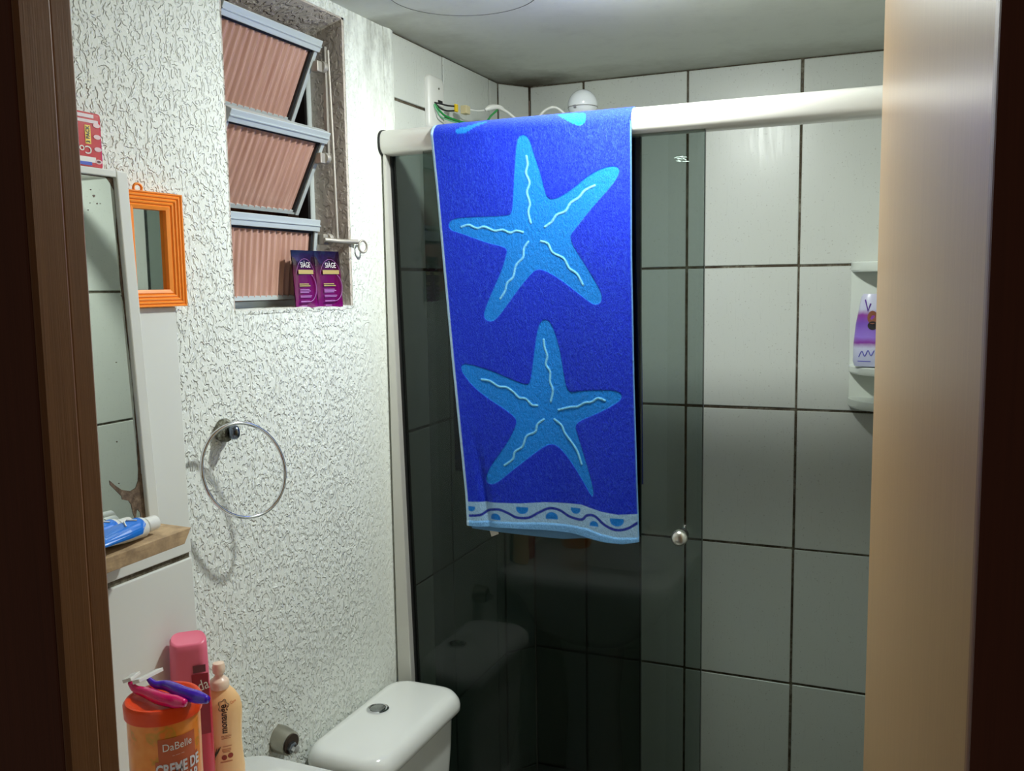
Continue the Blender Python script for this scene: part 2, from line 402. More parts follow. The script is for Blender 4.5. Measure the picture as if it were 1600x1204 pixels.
# ---------------------------------------------------------------- window_1: three tilting ribbed sashes
win = empty('window_1', (XL-.05, 1.24, WZ0)); win['kind'] = 'structure'
ribbed = mat('ribbed_pink_glass', rgb(202,158,142), .22, spec=.6)
t = NT(ribbed); p = t.sep(t.coord(obj=False)); n = t.noise(t.coord((1,40,2), obj=False), 6, 4)
t.l(t.ramp(n, [(.3, rgb(186,140,124)), (.7, rgb(214,172,156))]), t.b.inputs['Base Color'])
trn = t.n('ShaderNodeBsdfTransparent', {0: (.8,.62,.56,1)}); mx = t.n('ShaderNodeMixShader', {0: .12})
t.l(t.b.outputs[0], mx.inputs[1]); t.l(trn.outputs[0], mx.inputs[2]); t.l(mx.outputs[0], t.out.inputs[0])
# outer frame
fx0, fx1 = -.994, -.970
bm = BM(); box(bm, fx0, fx1, 1.380, 1.400, WZ0+.006, WZ1-.005); f1 = mk('window_frame', bm, M['window_alu'], win, bevel=.001)
mk('window_frame', box(BM(), fx0, fx1, 1.086, 1.102, WZ0+.006, WZ1-.005), M['window_alu'], win, bevel=.001)
mk('window_frame', box(BM(), fx0, fx1, 1.102, 1.380, WZ0+.002, WZ0+.014), M['window_alu'], win, bevel=.001)
mk('window_frame', box(BM(), fx0, fx1, 1.102, 1.380, WZ1-.012, WZ1-.003), M['window_alu'], win, bevel=.001)
mk('gasket', box(BM(), fx0+.004, fx1+.001, 1.374, 1.3805, WZ0+.014, WZ1-.012), M['dark_gap'], win)
def sash(ytop, xt, zt, xb, zb, yr, yl=1.104, bar=.020):
    T = Vector((xt, 0, zt)); Bq = Vector((xb, 0, zb)); d = (T-Bq).normalized(); nr = Vector((d.z, 0, -d.x))   # nr points into the room
    L = (T-Bq).length
    def P(y, s, off): q = Bq+d*s+nr*off; return (q.x, y, q.z)
    def slab(y0, y1, s0, s1, o0, o1):
        return hexa(BM(), [P(y0,s0,o0), P(y1,s0,o0), P(y1,s0,o1), P(y0,s0,o1), P(y0,s1,o0), P(y1,s1,o0), P(y1,s1,o1), P(y0,s1,o1)])
    s_ = mk('sash', slab(yl, yr, L-bar, L, -.006, .012), M['window_alu'], win, bevel=.001)
    mk('sash_rail', slab(yl, yr, L-bar*.55, L-bar*.45, .0115, .0135), M['window_alu'], s_)
    mk('sash_rail', slab(yl, yr, 0, .007, -.003, .004), M['window_alu'], s_)
    mk('sash_rail', slab(yr-.009, yr, 0, L-bar, -.006, .008), M['window_alu'], s_, bevel=.0008)
    mk('sash_rail', slab(yl, yl+.009, 0, L-bar, -.006, .008), M['window_alu'], s_, bevel=.0008)
    mk('gasket', slab(yr-.0145, yr-.009, .004, L-bar, -.004, .0045), M['dark_gap'], s_)
    mk('gasket', slab(yl, yr-.009, L-bar-.004, L-bar, -.004, .0045), M['dark_gap'], s_)
    bm = BM(); w0, w1 = yl+.009, yr-.0145; nr_ = 15; per = (w1-w0)/nr_; a = []; b = []
    for k in range(nr_*10+1):
        y = w0+(w1-w0)*k/(nr_*10); h = .0022*(1+math.sin(2*PI*k/10)) if 0 < k < nr_*10 else 0
        a.append(y); b.append(h)
    rings = [[P(y, .005, h) for y, h in zip(a, b)], [P(y, L-bar-.002, h) for y, h in zip(a, b)]]
    loft(bm, rings, cap=False, closed=False)
    rings = [[P(y, .005, -.002) for y in (w0, w1)], [P(y, L-bar-.002, -.002) for y in (w0, w1)]]
    loft(bm, rings, cap=False, closed=False)
    mk('pane', bm, ribbed, s_, smooth=2)
    return s_
sash(0, -.921, .418, -.984, .286, 1.352)
sash(0, -.916, .267, -.986, .130, 1.358)
sash(0, -.936, .117, -.952, -.018, 1.345)
# control rod, hinges and the ring-ended handle
st = mat('window_lever_metal', rgb(172,166,156), .5, .5)
op = thing('window_opener', (-.905, 1.38, .08), 'grey metal rod with ring-ended handle working the louvred window', 'window opener')
mk('rod', tube(BM(), [(-.920, 1.378, .405), (-.917, 1.380, .24), (-.912, 1.376, .085)], .0028, 8), st, op, smooth=1)
bm = BM()
mk('slide_bar', hexa(bm, [(-.926,1.370,.215),(-.921,1.370,.215),(-.921,1.377,.215),(-.926,1.377,.215),(-.926,1.370,.41),(-.921,1.370,.41),(-.921,1.377,.41),(-.926,1.377,.41)]), st, op)
for z, xx in ((.375, -.925), (.222, -.925), (.084, -.925)):
    h_ = mk('hinge', lathe_ax(BM(), [(.009, 0), (.010, .003), (.010, .009), (.007, .011)], (xx, 1.362, z), (0,1,0), 16), st, op, smooth=.6)
    mk('bracket', box(BM(), xx-.010, xx+.004, 1.348, 1.362, z-.010, z+.008), st, op, bevel=.0015)
hp = [(-.918, 1.345, .082), (-.905, 1.372, .080), (-.898, 1.395, .080), (-.893, 1.410, .080)]
mk('lever', tube(BM(), smooth_path(hp), .0042, 8, flat=1.0), st, op, smooth=1)
rc = Vector((-.889, 1.421, .072)); ring = []
for k in range(28):
    a = 2*PI*k/28; ring.append(rc+Vector((0.003*math.cos(a), .0085*math.cos(a), .0105*math.sin(a))))
mk('handle_ring', tube(BM(), ring, .0019, 8, closed=True), st, op, smooth=3)

# ---------------------------------------------------------------- shower screen
YR = 1.526
scr = thing('shower_screen', (-.4, YR, ZF), 'smoked glass shower screen with thick white rail along the shower', 'shower screen')
def railprof(grow=0):
    out = []
    for k in range(28):
        a = 2*PI*k/28; c, s = math.cos(a), math.sin(a)
        x = (.0235+grow)*math.copysign(abs(c)**.8, c); z = (.0235+grow)*math.copysign(abs(s)**.75, s)
        out.append((x, z))
    return out
RZ = .266
mk('rail', loft(BM(), [[(x, YR+p, RZ+q) for p, q in railprof()] for x in (-.899, XR-.001)]), M['alu'], scr, smooth=.7)
mk('rail_gasket', loft(BM(), [[(x, YR+p, RZ+q) for p, q in railprof(.0012)] for x in (-.9005, -.8965)]), M['dark_gap'], scr, smooth=.7)
xj = lambda z: -.8885+(.17-z)*.0235
zz0, zz1 = ZF+.03, RZ-.018
mk('wall_profile', hexa(BM(), [(-.8965,YR-.014,zz0),(xj(zz0),YR-.014,zz0),(xj(zz0),YR+.02,zz0),(-.8965,YR+.02,zz0),(-.8965,YR-.014,zz1),(xj(zz1),YR-.014,zz1),(xj(zz1),YR+.02,zz1),(-.8965,YR+.02,zz1)]), M['alu'], scr, bevel=.0015)
mk('wall_profile', box(BM(), XR-.026, XR-.001, YR-.014, YR+.020, ZF+.03, RZ-.018), M['alu'], scr, bevel=.0015)
mk('gasket', hexa(BM(), [(xj(z)+dx, y, z) for z in (zz0, zz1) for dx, y in ((0,YR+.001),(.0028,YR+.001),(.0028,YR+.018),(0,YR+.018))]), M['dark_gap'], scr)
mk('bottom_rail', box(BM(), -.896, XR-.002, YR-.022, YR+.022, ZF+.004, ZF+.032), M['alu'], scr, bevel=.003)
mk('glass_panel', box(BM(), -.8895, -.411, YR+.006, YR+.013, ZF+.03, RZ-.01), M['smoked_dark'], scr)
mk('glass_edge', box(BM(), -.4112, -.4092, YR+.0058, YR+.0132, ZF+.03, RZ-.02), M['smoked_edge'], scr)
sd = thing('sliding_glass_door', (-.55, YR-.01, ZF), 'smoked glass sliding shower door with round knob, behind the towel', 'shower door')
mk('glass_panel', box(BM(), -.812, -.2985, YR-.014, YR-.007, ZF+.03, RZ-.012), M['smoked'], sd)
mk('glass_edge', box(BM(), -.2987, -.2978, YR-.0142, YR-.0068, ZF+.03, RZ-.02), M['smoked_edge'], sd)
kp = onY(1063, 838, YR-.03)
kn = mk('knob', lathe_ax(BM(), [(.005, .0155), (.006, .006), (.011, .002), (.0135, -.004), (.0135, -.010), (.010, -.016), (.004, -.018), (.0005, -.0182)], kp+Vector((0,.0,0)), (0,1,0), 28), metal('satin_knob', rgb(214,212,204), .28), sd, smooth=1)
mk('knob_plate', lathe_ax(BM(), [(.010, .0155), (.010, .0185)], kp, (0,1,0), 20), M['black'], sd, smooth=.6)
bm = BM()                                     # soap smear
def smear_pts():
    c = onY(1062, 249, YR-.0148)
    for k in range(9):
        a = c+Vector((random.uniform(-.011,.011), 0, random.uniform(-.004,.004))); yield a
for a in smear_pts():
    tube(bm, [a, a+Vector((random.uniform(.004,.009), 0, random.uniform(-.003,.002)))], .0005, 5)
mk('soap_smear', bm, mat('soap_residue', rgb(150,168,160), .8), sd)

# ---------------------------------------------------------------- towel
def px(pts, ox, oy, s): return [(ox+x/s, oy+y/s) for x, y in pts]
S1 = px([(490,600),(497,480),(505,330),(512,250),(520,212),(540,197),(562,200),(580,225),(600,290),(630,380),(655,480),(668,515),(690,527),(730,515),(800,470),(870,410),(940,370),(1000,355),(1030,362),(1037,385),(1020,425),(980,475),(930,530),(870,600),(820,665),(785,705),(790,740),(810,780),(850,840),(900,920),(940,990),(950,1030),(938,1055),(910,1062),(880,1045),(820,1000),(750,945),(690,905),(640,882),(610,882),(580,910),(520,985),(460,1070),(420,1125),(390,1148),(355,1140),(345,1110),(365,1050),(400,970),(440,880),(462,800),(465,780),(440,765),(380,752),(300,725),(220,695),(180,685),(165,660),(175,635),(210,620),(300,615),(400,612),(460,608)],650,150,3.254)
S2 = px([(550,370),(560,300),(572,200),(585,110),(600,70),(620,58),(645,68),(665,110),(690,190),(705,280),(718,360),(730,400),(750,410),(800,402),(880,398),(950,398),(990,410),(997,430),(985,452),(940,480),(880,510),(820,535),(780,555),(768,575),(775,600),(795,660),(825,750),(850,830),(863,890),(858,912),(845,900),(815,850),(770,780),(720,710),(680,670),(655,660),(630,665),(590,690),(520,745),(450,800),(400,842),(365,855),(340,840),(342,810),(365,760),(410,700),(450,640),(480,580),(488,548),(475,525),(430,490),(350,440),(280,385),(235,330),(218,295),(225,275),(250,272),(300,285),(380,310),(460,345),(520,370)],650,480,3.087)
S3 = px([(200,170),(215,155),(260,142),(330,100),(360,110),(320,135),(290,155),(260,185),(220,193),(203,185)],650,150,3.254)
S4 = px([(700,60),(735,95),(770,120),(815,150),(845,150),(862,130),(862,95),(850,60)],650,150,3.254)
V1 = [px(v,650,150,3.254) for v in ([(562,305),(568,350),(560,390),(578,440),(565,490),(580,545),(572,590),(585,645)],[(655,665),(690,640),(715,605),(760,585),(785,545),(830,515),(860,480),(910,455)],[(232,665),(270,655),(310,672),(350,665),(400,685),(440,680),(480,695),(510,685),(545,692)],[(572,740),(550,775),(545,820),(510,860),(495,920),(465,950),(455,990),(430,1030)],[(635,738),(670,750),(695,795),(750,825),(780,875),(820,905),(850,960)])]
V2 = [px(v,650,480,3.087) for v in ([(615,155),(620,195),(632,235),(625,275),(645,310),(645,360),(658,400),(648,455)],[(318,347),(360,355),(400,380),(440,385),(475,410),(500,435),(530,440),(560,470),(585,472)],[(915,448),(880,437),(850,455),(815,460),(780,478),(740,482),(685,495)],[(615,540),(585,565),(575,600),(535,620),(515,670),(480,695),(470,730),(430,760)],[(665,540),(700,570),(715,605),(745,645),(770,680),(785,710),(800,755)])]
BORD = px([(200,932),(250,935),(500,943),(620,940),(800,950),(900,980),(980,995),(1100,994)],650,480,3.087)
HEM = px([(200,1022),(245,1026),(400,1030),(600,1037),(720,1048),(830,1062),(900,1086),(980,1104),(1100,1108)],650,480,3.087)
WAVE = px([(240,1002),(310,1000),(345,980),(400,972),(450,990),(490,1010),(545,1012),(590,990),(640,970),(690,980),(740,1010),(800,1022),(830,1000),(870,1003),(920,1045),(975,1068),(1030,1060),(1080,1028)],650,480,3.087)
HALF = [(*px([(x,y)],650,480,3.087)[0], r/3.087, d) for x,y,r,d in ((268,963,24,1),(515,968,33,1),(770,973,28,1),(975,1022,35,1),(387,1015,30,-1),(652,1015,33,-1),(865,1045,24,-1))]
YT = 1.4965                                   # front face of the hanging towel
def tp(pts): return np.array([(lambda q: (q.x, q.z))(onY(x, y, YT)) for x, y in pts])
lefte = tp([(668,185),(672,205),(682,300),(693,420),(706,560),(718,680),(727,770),(730,822)])
righte = tp([(983,160),(985,175),(986,400),(990,600),(995,760),(998,846)])
bote = tp([(730,820),(745,822),(800,824),(850,828),(900,834),(925,840),(950,845),(975,848),(998,846)])
def sdist_poly(P, poly):
    d = np.full(len(P), 1e9); inside = np.zeros(len(P), bool); n = len(poly)
    for i in range(n):
        a, b = poly[i], poly[(i+1) % n]; ab = b-a; L = ab@ab
        t_ = np.clip(((P-a)@ab)/L, 0, 1); q = P-a-t_[:, None]*ab; d = np.minimum(d, np.hypot(q[:,0], q[:,1]))
        c = ((a[1] > P[:,1]) != (b[1] > P[:,1])) & (P[:,0] < (b[0]-a[0])*(P[:,1]-a[1])/(b[1]-a[1]+1e-12)+a[0]); inside ^= c
    return np.where(inside, -d, d)
def dist_line(P, ln):
    d = np.full(len(P), 1e9)
    for a, b in zip(ln, ln[1:]):
        ab = b-a; t_ = np.clip(((P-a)@ab)/(ab@ab), 0, 1); q = P-a-t_[:, None]*ab; d = np.minimum(d, np.hypot(q[:,0], q[:,1]))
    return d
def crom(a, n=6): return np.array([(p.x, p.y) for p in smooth_path([(x, y, 0) for x, y in a], n)])
def chaikin(p, it=1):
    for _ in range(it):
        q = np.roll(p, -1, 0); p = np.stack([.75*p+.25*q, .25*p+.75*q], 1).reshape(-1, 2)
    return p
def srgbA(*c): return np.array([lin(v) for v in c])
C_BLUE, C_STAR, C_VEIN, C_GREY, C_HEM, C_NAVY, C_EDGE = srgbA(10,34,192), srgbA(8,122,216), srgbA(130,208,246), srgbA(152,190,222), srgbA(120,178,232), srgbA(30,34,150), srgbA(186,218,242)
ZTOP = RZ
NU, NV = 300, 640
zs_top = RZ                                   # the flat front part starts at rail-centre height
def interpc(curve, z): o = np.argsort(curve[:,1]); return np.interp(z, curve[o,1], curve[o,0])
U, V = np.meshgrid(np.linspace(0,1,NU), np.linspace(0,1,NV))
# bottom line as function of u
bx0, bx1 = lefte[-1,0], righte[-1,0]
zb = np.interp(bx0+(bx1-bx0)*U, bote[:,0], bote[:,1])
Zf = zs_top+(zb-zs_top)*V
Xf = interpc(lefte, Zf)*(1-U)+interpc(righte, Zf)*U
P2 = np.stack([Xf.ravel(), Zf.ravel()], 1)
def towel_color(P2, shape, left_x, bottom_z, right_x):
    aa = .0005; n = len(P2); C = np.tile(C_BLUE, (n,1)); relief = np.zeros(n)
    def lay(d, c, w=aa):
        nonlocal C
        k = np.clip(.5-d/(2*w), 0, 1)[:,None]; C = C*(1-k)+c*k; return k[:,0]
    for s in (S1, S2): relief -= .0006*lay(sdist_poly(P2, chaikin(tp(s), 2)), C_STAR)
    for s in (S3, S4): relief -= .0006*lay(sdist_poly(P2, chaikin(tp(s), 1)), C_STAR)
    for v in V1+V2:
        d = dist_line(P2, crom(tp(v)))
        relief += .0011*np.clip(1-d/.0022, 0, 1); lay(d-.0013, C_VEIN)
    lay(P2[:,1]-np.interp(P2[:,0], tp(BORD)[:,0], tp(BORD)[:,1]), C_GREY)
    lay(dist_line(P2, crom(tp(WAVE)))-.0024, C_NAVY)
    for x, y, r, dd in HALF:
        c = tp([(x,y)])[0]; rr = r*1.62/FPX
        d = np.hypot(P2[:,0]-c[0], (P2[:,1]-c[1])*1.15)-rr*.95
        lay(np.maximum(d, dd*(P2[:,1]-(c[1]+dd*rr*.25))), C_STAR*.9)
    hz = np.interp(P2[:,0], tp(HEM)[:,0], tp(HEM)[:,1])
    lay(P2[:,1]-hz, C_HEM)
    st_ = (np.sin(P2[:,0]*2400+P2[:,1]*1500) > .3)*(P2[:,1] < hz-.004)
    C = C*(1-.25*st_[:,None]); relief += .0012*np.clip((hz-P2[:,1])/.003, 0, 1)
    return C, relief, lay
Cc, rel, _ = towel_color(P2, None, None, None, None)
k = np.clip(.5-(P2[:,0]-(U.ravel()*0+interpc(lefte, Zf).ravel())-.0055)/.001, 0, 1)[:,None]; Cc = Cc*(1-k)+C_EDGE*k
k = np.clip(.5-((interpc(righte, Zf).ravel())-P2[:,0]-.0012)/.001, 0, 1)[:,None]; Cc = Cc*(1-k)+C_HEM*k
# cloth relief: soft vertical waves, growing towards the hem, a fold at the lower left
Vr, Ur = V.ravel(), U.ravel()
drop = np.clip(Vr, 0, 1)**1.3
yw = -.0035*np.sin(Ur*7.5+.6)*drop - .0025*np.sin(Ur*13+2+Vr*1.5)*drop
fold = np.exp(-((Ur-(.10+.22*(Vr-.8)))/.028)**2)*np.clip((Vr-.74)/.2, 0, 1)
yw += .006*fold
yw -= .0045*np.exp(-((Ur-.80)/.16)**2)*np.clip((Vr-.7)/.3, 0, 1)
nz = np.array([noise.noise((a*220, b*160, 0)) for a, b in P2[::1]])*.00025
edge = np.minimum(Ur, 1-Ur)*.38
roll = .004*np.clip(1-edge/.005, 0, 1)**2
Yf = YT+yw-rel+nz+roll
front = np.stack([P2[:,0], Yf, P2[:,1]], 1).reshape(NV, NU, 3)
colF = Cc.reshape(NV, NU, 3)
# over the rail, then down the back
RR = YR-YT
arcN = 26; arc = []; acol = []
for i in range(arcN):
    th = PI*(1-(i+1)/(arcN+1))                # from back (pi) to front (0) ... y = YR + RR*cos
    th = PI*(i+1)/(arcN+1)
    th = PI - th
    y = YR - RR*math.cos(PI-th); z = RZ+(RR-.0045)*math.sin(th)
    # rows run from back to front
    arc.append((y, z, th))
rowsA = []; colsA = []
xl0, xr0 = front[0,0,0], front[0,-1,0]
for i in range(arcN):
    th = PI*(i+1)/(arcN+1)                    # 0 back .. pi front
    y = YR+RR*math.cos(th); z = RZ+(RR-.0055)*math.sin(th)
    s = RR*(PI-th)                            # cloth distance before the front part starts
    xs = xl0+(xr0-xl0)*np.linspace(0,1,NU)
    inset = .006*math.sin(th)**2*0
    rowsA.append(np.stack([xs, np.full(NU, y), np.full(NU, z)], 1))
    q = np.stack([xs, np.full(NU, RZ+min(s, .046))], 1)
    cc, _, _ = towel_color(q, None, None, None, None)
    kk = np.clip(.5-(xs-xl0-.0055)/.001, 0, 1)[:,None]; cc = cc*(1-kk)+C_EDGE*kk
    colsA.append(cc)
backN = 60; rowsB = []; colsB = []
for i in range(backN):
    z = RZ - .62*(1-i/backN)
    xs = (xl0+.012)+(xr0-xl0-.02)*np.linspace(0,1,NU)
    tb = (1-i/backN)
    rowsB.append(np.stack([xl0+(xr0-xl0)*np.linspace(0,1,NU)+.006*tb, YR+RR+.003*np.sin(np.linspace(0,9,NU))*tb, np.full(NU, z)], 1))
    colsB.append(np.tile(C_BLUE, (NU,1)))
vv = np.concatenate([np.array(rowsB), np.array(rowsA), front], 0); cc = np.concatenate([np.array(colsB), np.array(colsA), colF], 0)
nr_, nc_ = vv.shape[:2]
idx = np.arange(nr_*nc_).reshape(nr_, nc_)
faces = np.stack([idx[:-1,:-1], idx[1:,:-1], idx[1:,1:], idx[:-1,1:]], -1).reshape(-1, 4)
me = bpy.data.meshes.new('towel'); me.vertices.add(nr_*nc_); me.vertices.foreach_set('co', vv.reshape(-1))
me.loops.add(faces.size); me.loops.foreach_set('vertex_index', faces.reshape(-1))
me.polygons.add(len(faces)); me.polygons.foreach_set('loop_start', np.arange(0, faces.size, 4)); me.polygons.foreach_set('loop_total', np.full(len(faces), 4))
me.update(); me.validate()
ca = me.color_attributes.new('weave', 'FLOAT_COLOR', 'POINT')
ca.data.foreach_set('color', np.concatenate([cc.reshape(-1,3), np.ones((nr_*nc_,1))], 1).reshape(-1).astype(np.float32))
tm = mat('terry_cloth', (0,0,1,1), .85, spec=.15); t = NT(tm)
t.b.inputs['Sheen Weight'].default_value = .25; t.b.inputs['Sheen Roughness'].default_value = .4; t.b.inputs['Sheen Tint'].default_value = (.5,.75,1,1)
at = t.n('ShaderNodeAttribute', attribute_name='weave').outputs['Color']
fz = t.noise(t.coord((1,1,.35), obj=False), 900, 3, .7); fz2 = t.noise(t.coord((1,1,.3), obj=False), 260, 3, .7)
c = t.mix(t.mr(fz, .45, .8, 0, .38), at, t.mix(.5, at, rgb(120,175,255)))
c = t.mix(t.mr(fz2, .5, .8, 0, .22), c, t.mix(.6, at, rgb(90,150,255)))
t.l(c, t.b.inputs['Base Color']); t.bump(t.math('ADD', fz, fz2), .9, .0016)
tw = thing('towel', (-.6, YT, .29), 'blue beach towel with two light blue starfish hanging over the white shower rail', 'towel')
o = finish('cloth', me, tm, tw, smooth=3)
so = o.modifiers.new('thick', 'SOLIDIFY'); so.thickness = .003; so.offset = 0
# second folded layer peeking out below the front hem, and its care tag
bx = tp([(735,824),(760,826),(800,829),(840,834),(880,838),(905,838),(925,840)])
bm = BM(); rings = []
for k in range(31):
    u = k/30; xx = bx[0,0]+(bx[-1,0]-bx[0,0])*u; zz = np.interp(xx, bx[:,0], bx[:,1])-.0028-.0045*math.sin(PI*u)**.7
    yy = YT+.008+.001*math.sin(u*14)
    rings.append([(xx, yy-.0015, zz+.002), (xx, yy, zz), (xx, yy+.0015, zz+.002), (xx, yy+.0015, zz+.06), (xx, yy-.0015, zz+.06)])
loft(bm, rings); fm = mat('towel_hem', (*C_HEM*.55, 1), .9); t = NT(fm); t.bump(t.noise(t.coord((1,1,1),obj=False), 700, 2), .8, .001)
mk('folded_layer', bm, fm, tw, smooth=1)
q = [onY(x, y, YT+.012) for x, y in ((762,818),(777,816),(779,834),(768,838))]
mk('care_tag', prism(BM(), q, (0,.0006,0)), mat('tag_fabric', rgb(205,200,190), .8), tw)

# ---------------------------------------------------------------- lettering
def lettering(name, s, fn, size, m, parent, rot=0, org=(0,0), depth=.0003, squash=1, shear=0, bold=0):
    """flat lettering; fn(u, v, d) maps metres on the surface to space"""
    cu = bpy.data.curves.new('font', 'FONT'); cu.body = s; cu.size = size; cu.align_x = 'CENTER'; cu.align_y = 'CENTER'; cu.resolution_u = 3; cu.shear = shear; cu.offset = bold*size
    ob = bpy.data.objects.new('font', cu); COL.objects.link(ob)
    dg = bpy.context.evaluated_depsgraph_get(); dg.update(); me = bpy.data.meshes.new_from_object(ob.evaluated_get(dg))
    bpy.data.objects.remove(ob)
    bm = BM(); bm.from_mesh(me); bpy.data.meshes.remove(me)
    c, s_ = math.cos(rot), math.sin(rot)
    for v in bm.verts:
        x, y = v.co.x*squash, v.co.y
        v.co = fn(org[0]+x*c-y*s_, org[1]+x*s_+y*c, depth)
    return mk(name, bm, m, parent)
def patch(bm, fn, u0, u1, v0, v1, d=.0002, nu=12, nv=2):
    R = [[fn(u0+(u1-u0)*i/nu, v0+(v1-v0)*j/nv, d) for i in range(nu+1)] for j in range(nv+1)]
    return loft(bm, R, cap=False, closed=False)
def disc(bm, fn, u, v, r, d=.0003, n=18, ry=None):
    vs = [bm.verts.new(fn(u+r*math.cos(2*PI*k/n), v+(ry or r)*math.sin(2*PI*k/n), d)) for k in range(n)]; bm.faces.new(vs); return bm
WHT = mat('white_print', rgb(238,236,230), .5); DRK = mat('dark_brown_print', rgb(60,28,14), .5)

# ---------------------------------------------------------------- mirror board and shelf on the left
XB = -.851
mb = thing('wall_mirror', (XL+.012, .70, -.29), 'white box-framed wall mirror with brown corroded edge above the wooden shelf', 'mirror')
yt, yb = .845, .865                           # right edge at the top and at the bottom
zt, zbm = .140, -.2905
def ye(z): return yb+(yt-yb)*(z-zbm)/(zt-zbm)
bm = hexa(BM(), [(XL+.001,.50,zbm),(XB,.50,zbm),(XB,yb,zbm),(XL+.001,yb,zbm),(XL+.001,.50,zt),(XB,.50,zt),(XB,yt,zt),(XL+.001,yt,zt)])
bm2 = BM()
# frame pieces around the sunk mirror
IN = .006
def fq(y0a, y0b, y1a, y1b, z0, z1): # slanted rails
    return hexa(BM(), [(XL+.013,y0a,z0),(XB,y0a,z0),(XB,y1a,z0),(XL+.013,y1a,z0),(XL+.013,y0b,z1),(XB,y0b,z1),(XB,y1b,z1),(XL+.013,y1b,z1)])
bm.free()
mk('frame_side', fq(ye(zbm)-.0172, ye(zt)-.0172, ye(zbm), ye(zt), zbm, zt), M['painted_tile'], mb, bevel=.0015)
mk('frame_top', fq(.51, .51, ye(zt-.008)-.0174, ye(zt)-.0174, zt-.008, zt), M['painted_tile'], mb, bevel=.001)
mk('frame_side', fq(.50, .50, .512, .512, zbm, zt-.0082), M['painted_tile'], mb)
bm = hexa(BM(), [(XL+.0125,.512,zbm),(XB-IN,.512,zbm),(XB-IN,yb-.0177,zbm),(XL+.0125,yb-.0177,zbm),(XL+.0125,.512,zt-.0085),(XB-IN,.512,zt-.0085),(XB-IN,yt-.0177,zt-.0085),(XL+.0125,yt-.0177,zt-.0085)])
mg = mk('mirror_glass', bm, M['mirror'], mb)
rust = mat('mirror_corrosion', rgb(104,84,66), .6); t = NT(rust); nzz = t.noise(t.coord(obj=False), 120, 5, .8)
t.l(t.ramp(nzz, [(.35, rgb(70,54,42)), (.6, rgb(120,100,82)), (.75, rgb(160,146,128))]), t.b.inputs['Base Color'])
xm = XB-IN+.0004
def mp(x, y): q = onX(x, y, xm); return (q.y, q.z)
inner = [(125,262),(135,266),(150,268),(162,274),(172,286),(178,298),(181,330),(183,370),(186,400),(188,440),(194,480),(198,520),(203,560),(207,600),(211,650),(214,690),(216,730),(216,745),(214,760),(208,768),(198,770),(188,766),(178,757),(172,748)]
iy = [mp(x, y) for x, y in inner]
bm = BM()
inn = smooth_path([(0, a, b) for a, b in iy], 5)
inn = [Vector((xm, p.y+.0008*noise.noise((p.z*160, 1, 0))+.0004*noise.noise((p.z*420, 5, 0)), p.z+.0006*noise.noise((p.y*300, 2, 0)))) for p in inn]
outer = []
for p in inn:
    if p.z > .115 and p.y < .80: outer.append(Vector((xm, p.y, zt-.009)))
    else: outer.append(Vector((xm, ye(p.z)-.0178, min(p.z+(.006 if p.z > .09 else 0), zt-.009))))
# lower part spreads into a dark runny patch
for a, b in zip(range(len(inn)-1), range(1, len(inn))):
    if inn[a].z < -.222 and a > len(inn)-26: continue
    try: bm.faces.new([bm.verts.new(p) for p in (inn[a], inn[b], outer[b], outer[a])])
    except ValueError: pass
def blob(pts):
    v = [bm.verts.new((xm+.0001, *mp(x, y))) for x, y in pts]; bm.faces.new(v)
blob([(171,750),(180,758),(190,765),(204,767),(212,762),(216,750),(216,740),(229,740),(229,770),(230,825),(223,825),(219,800),(214,795),(212,812),(208,802),(205,788),(201,782),(191,780),(190,775),(182,767),(172,757)])
ru = mk('corroded_edge', bm, rust, mb)
bm = BM()
for x, y, r in ((147,306,2.2),(142,296,1.2),(141,317,.8),(138,328,1),(152,318,1.2),(157,318,.8),(182,566,1),(183,690,1.2),(186,755,1.1),(190,462,1),(149,274,1)):
    c = onX(x, y, xm); r *= .0007
    vs = [bm.verts.new((xm+.0001, c.y+r*math.cos(a)*(1+.3*math.sin(3*a)), c.z+r*math.sin(a))) for a in [2*PI*k/9 for k in range(9)]]; bm.faces.new(vs)
mk('corrosion_spot', bm, rust, mb, kind='stuff')

sh = thing('wooden_shelf', (XL+.012, .70, -.32), 'raw wooden board shelf below the wall mirror, with its end cut at a slant', 'shelf')
XS = -.801
hexa_pts = [(XL+.013,.50,-.313),(XS,.50,-.313),(XS,.852,-.310),(XL+.013,.858,-.310),(XL+.013,.50,-.292),(XS,.50,-.296),(XS,.8645,-.2922),(XL+.013,.866,-.2915)]
mk('board', hexa(BM(), hexa_pts), M['board'], sh, bevel=.0008)

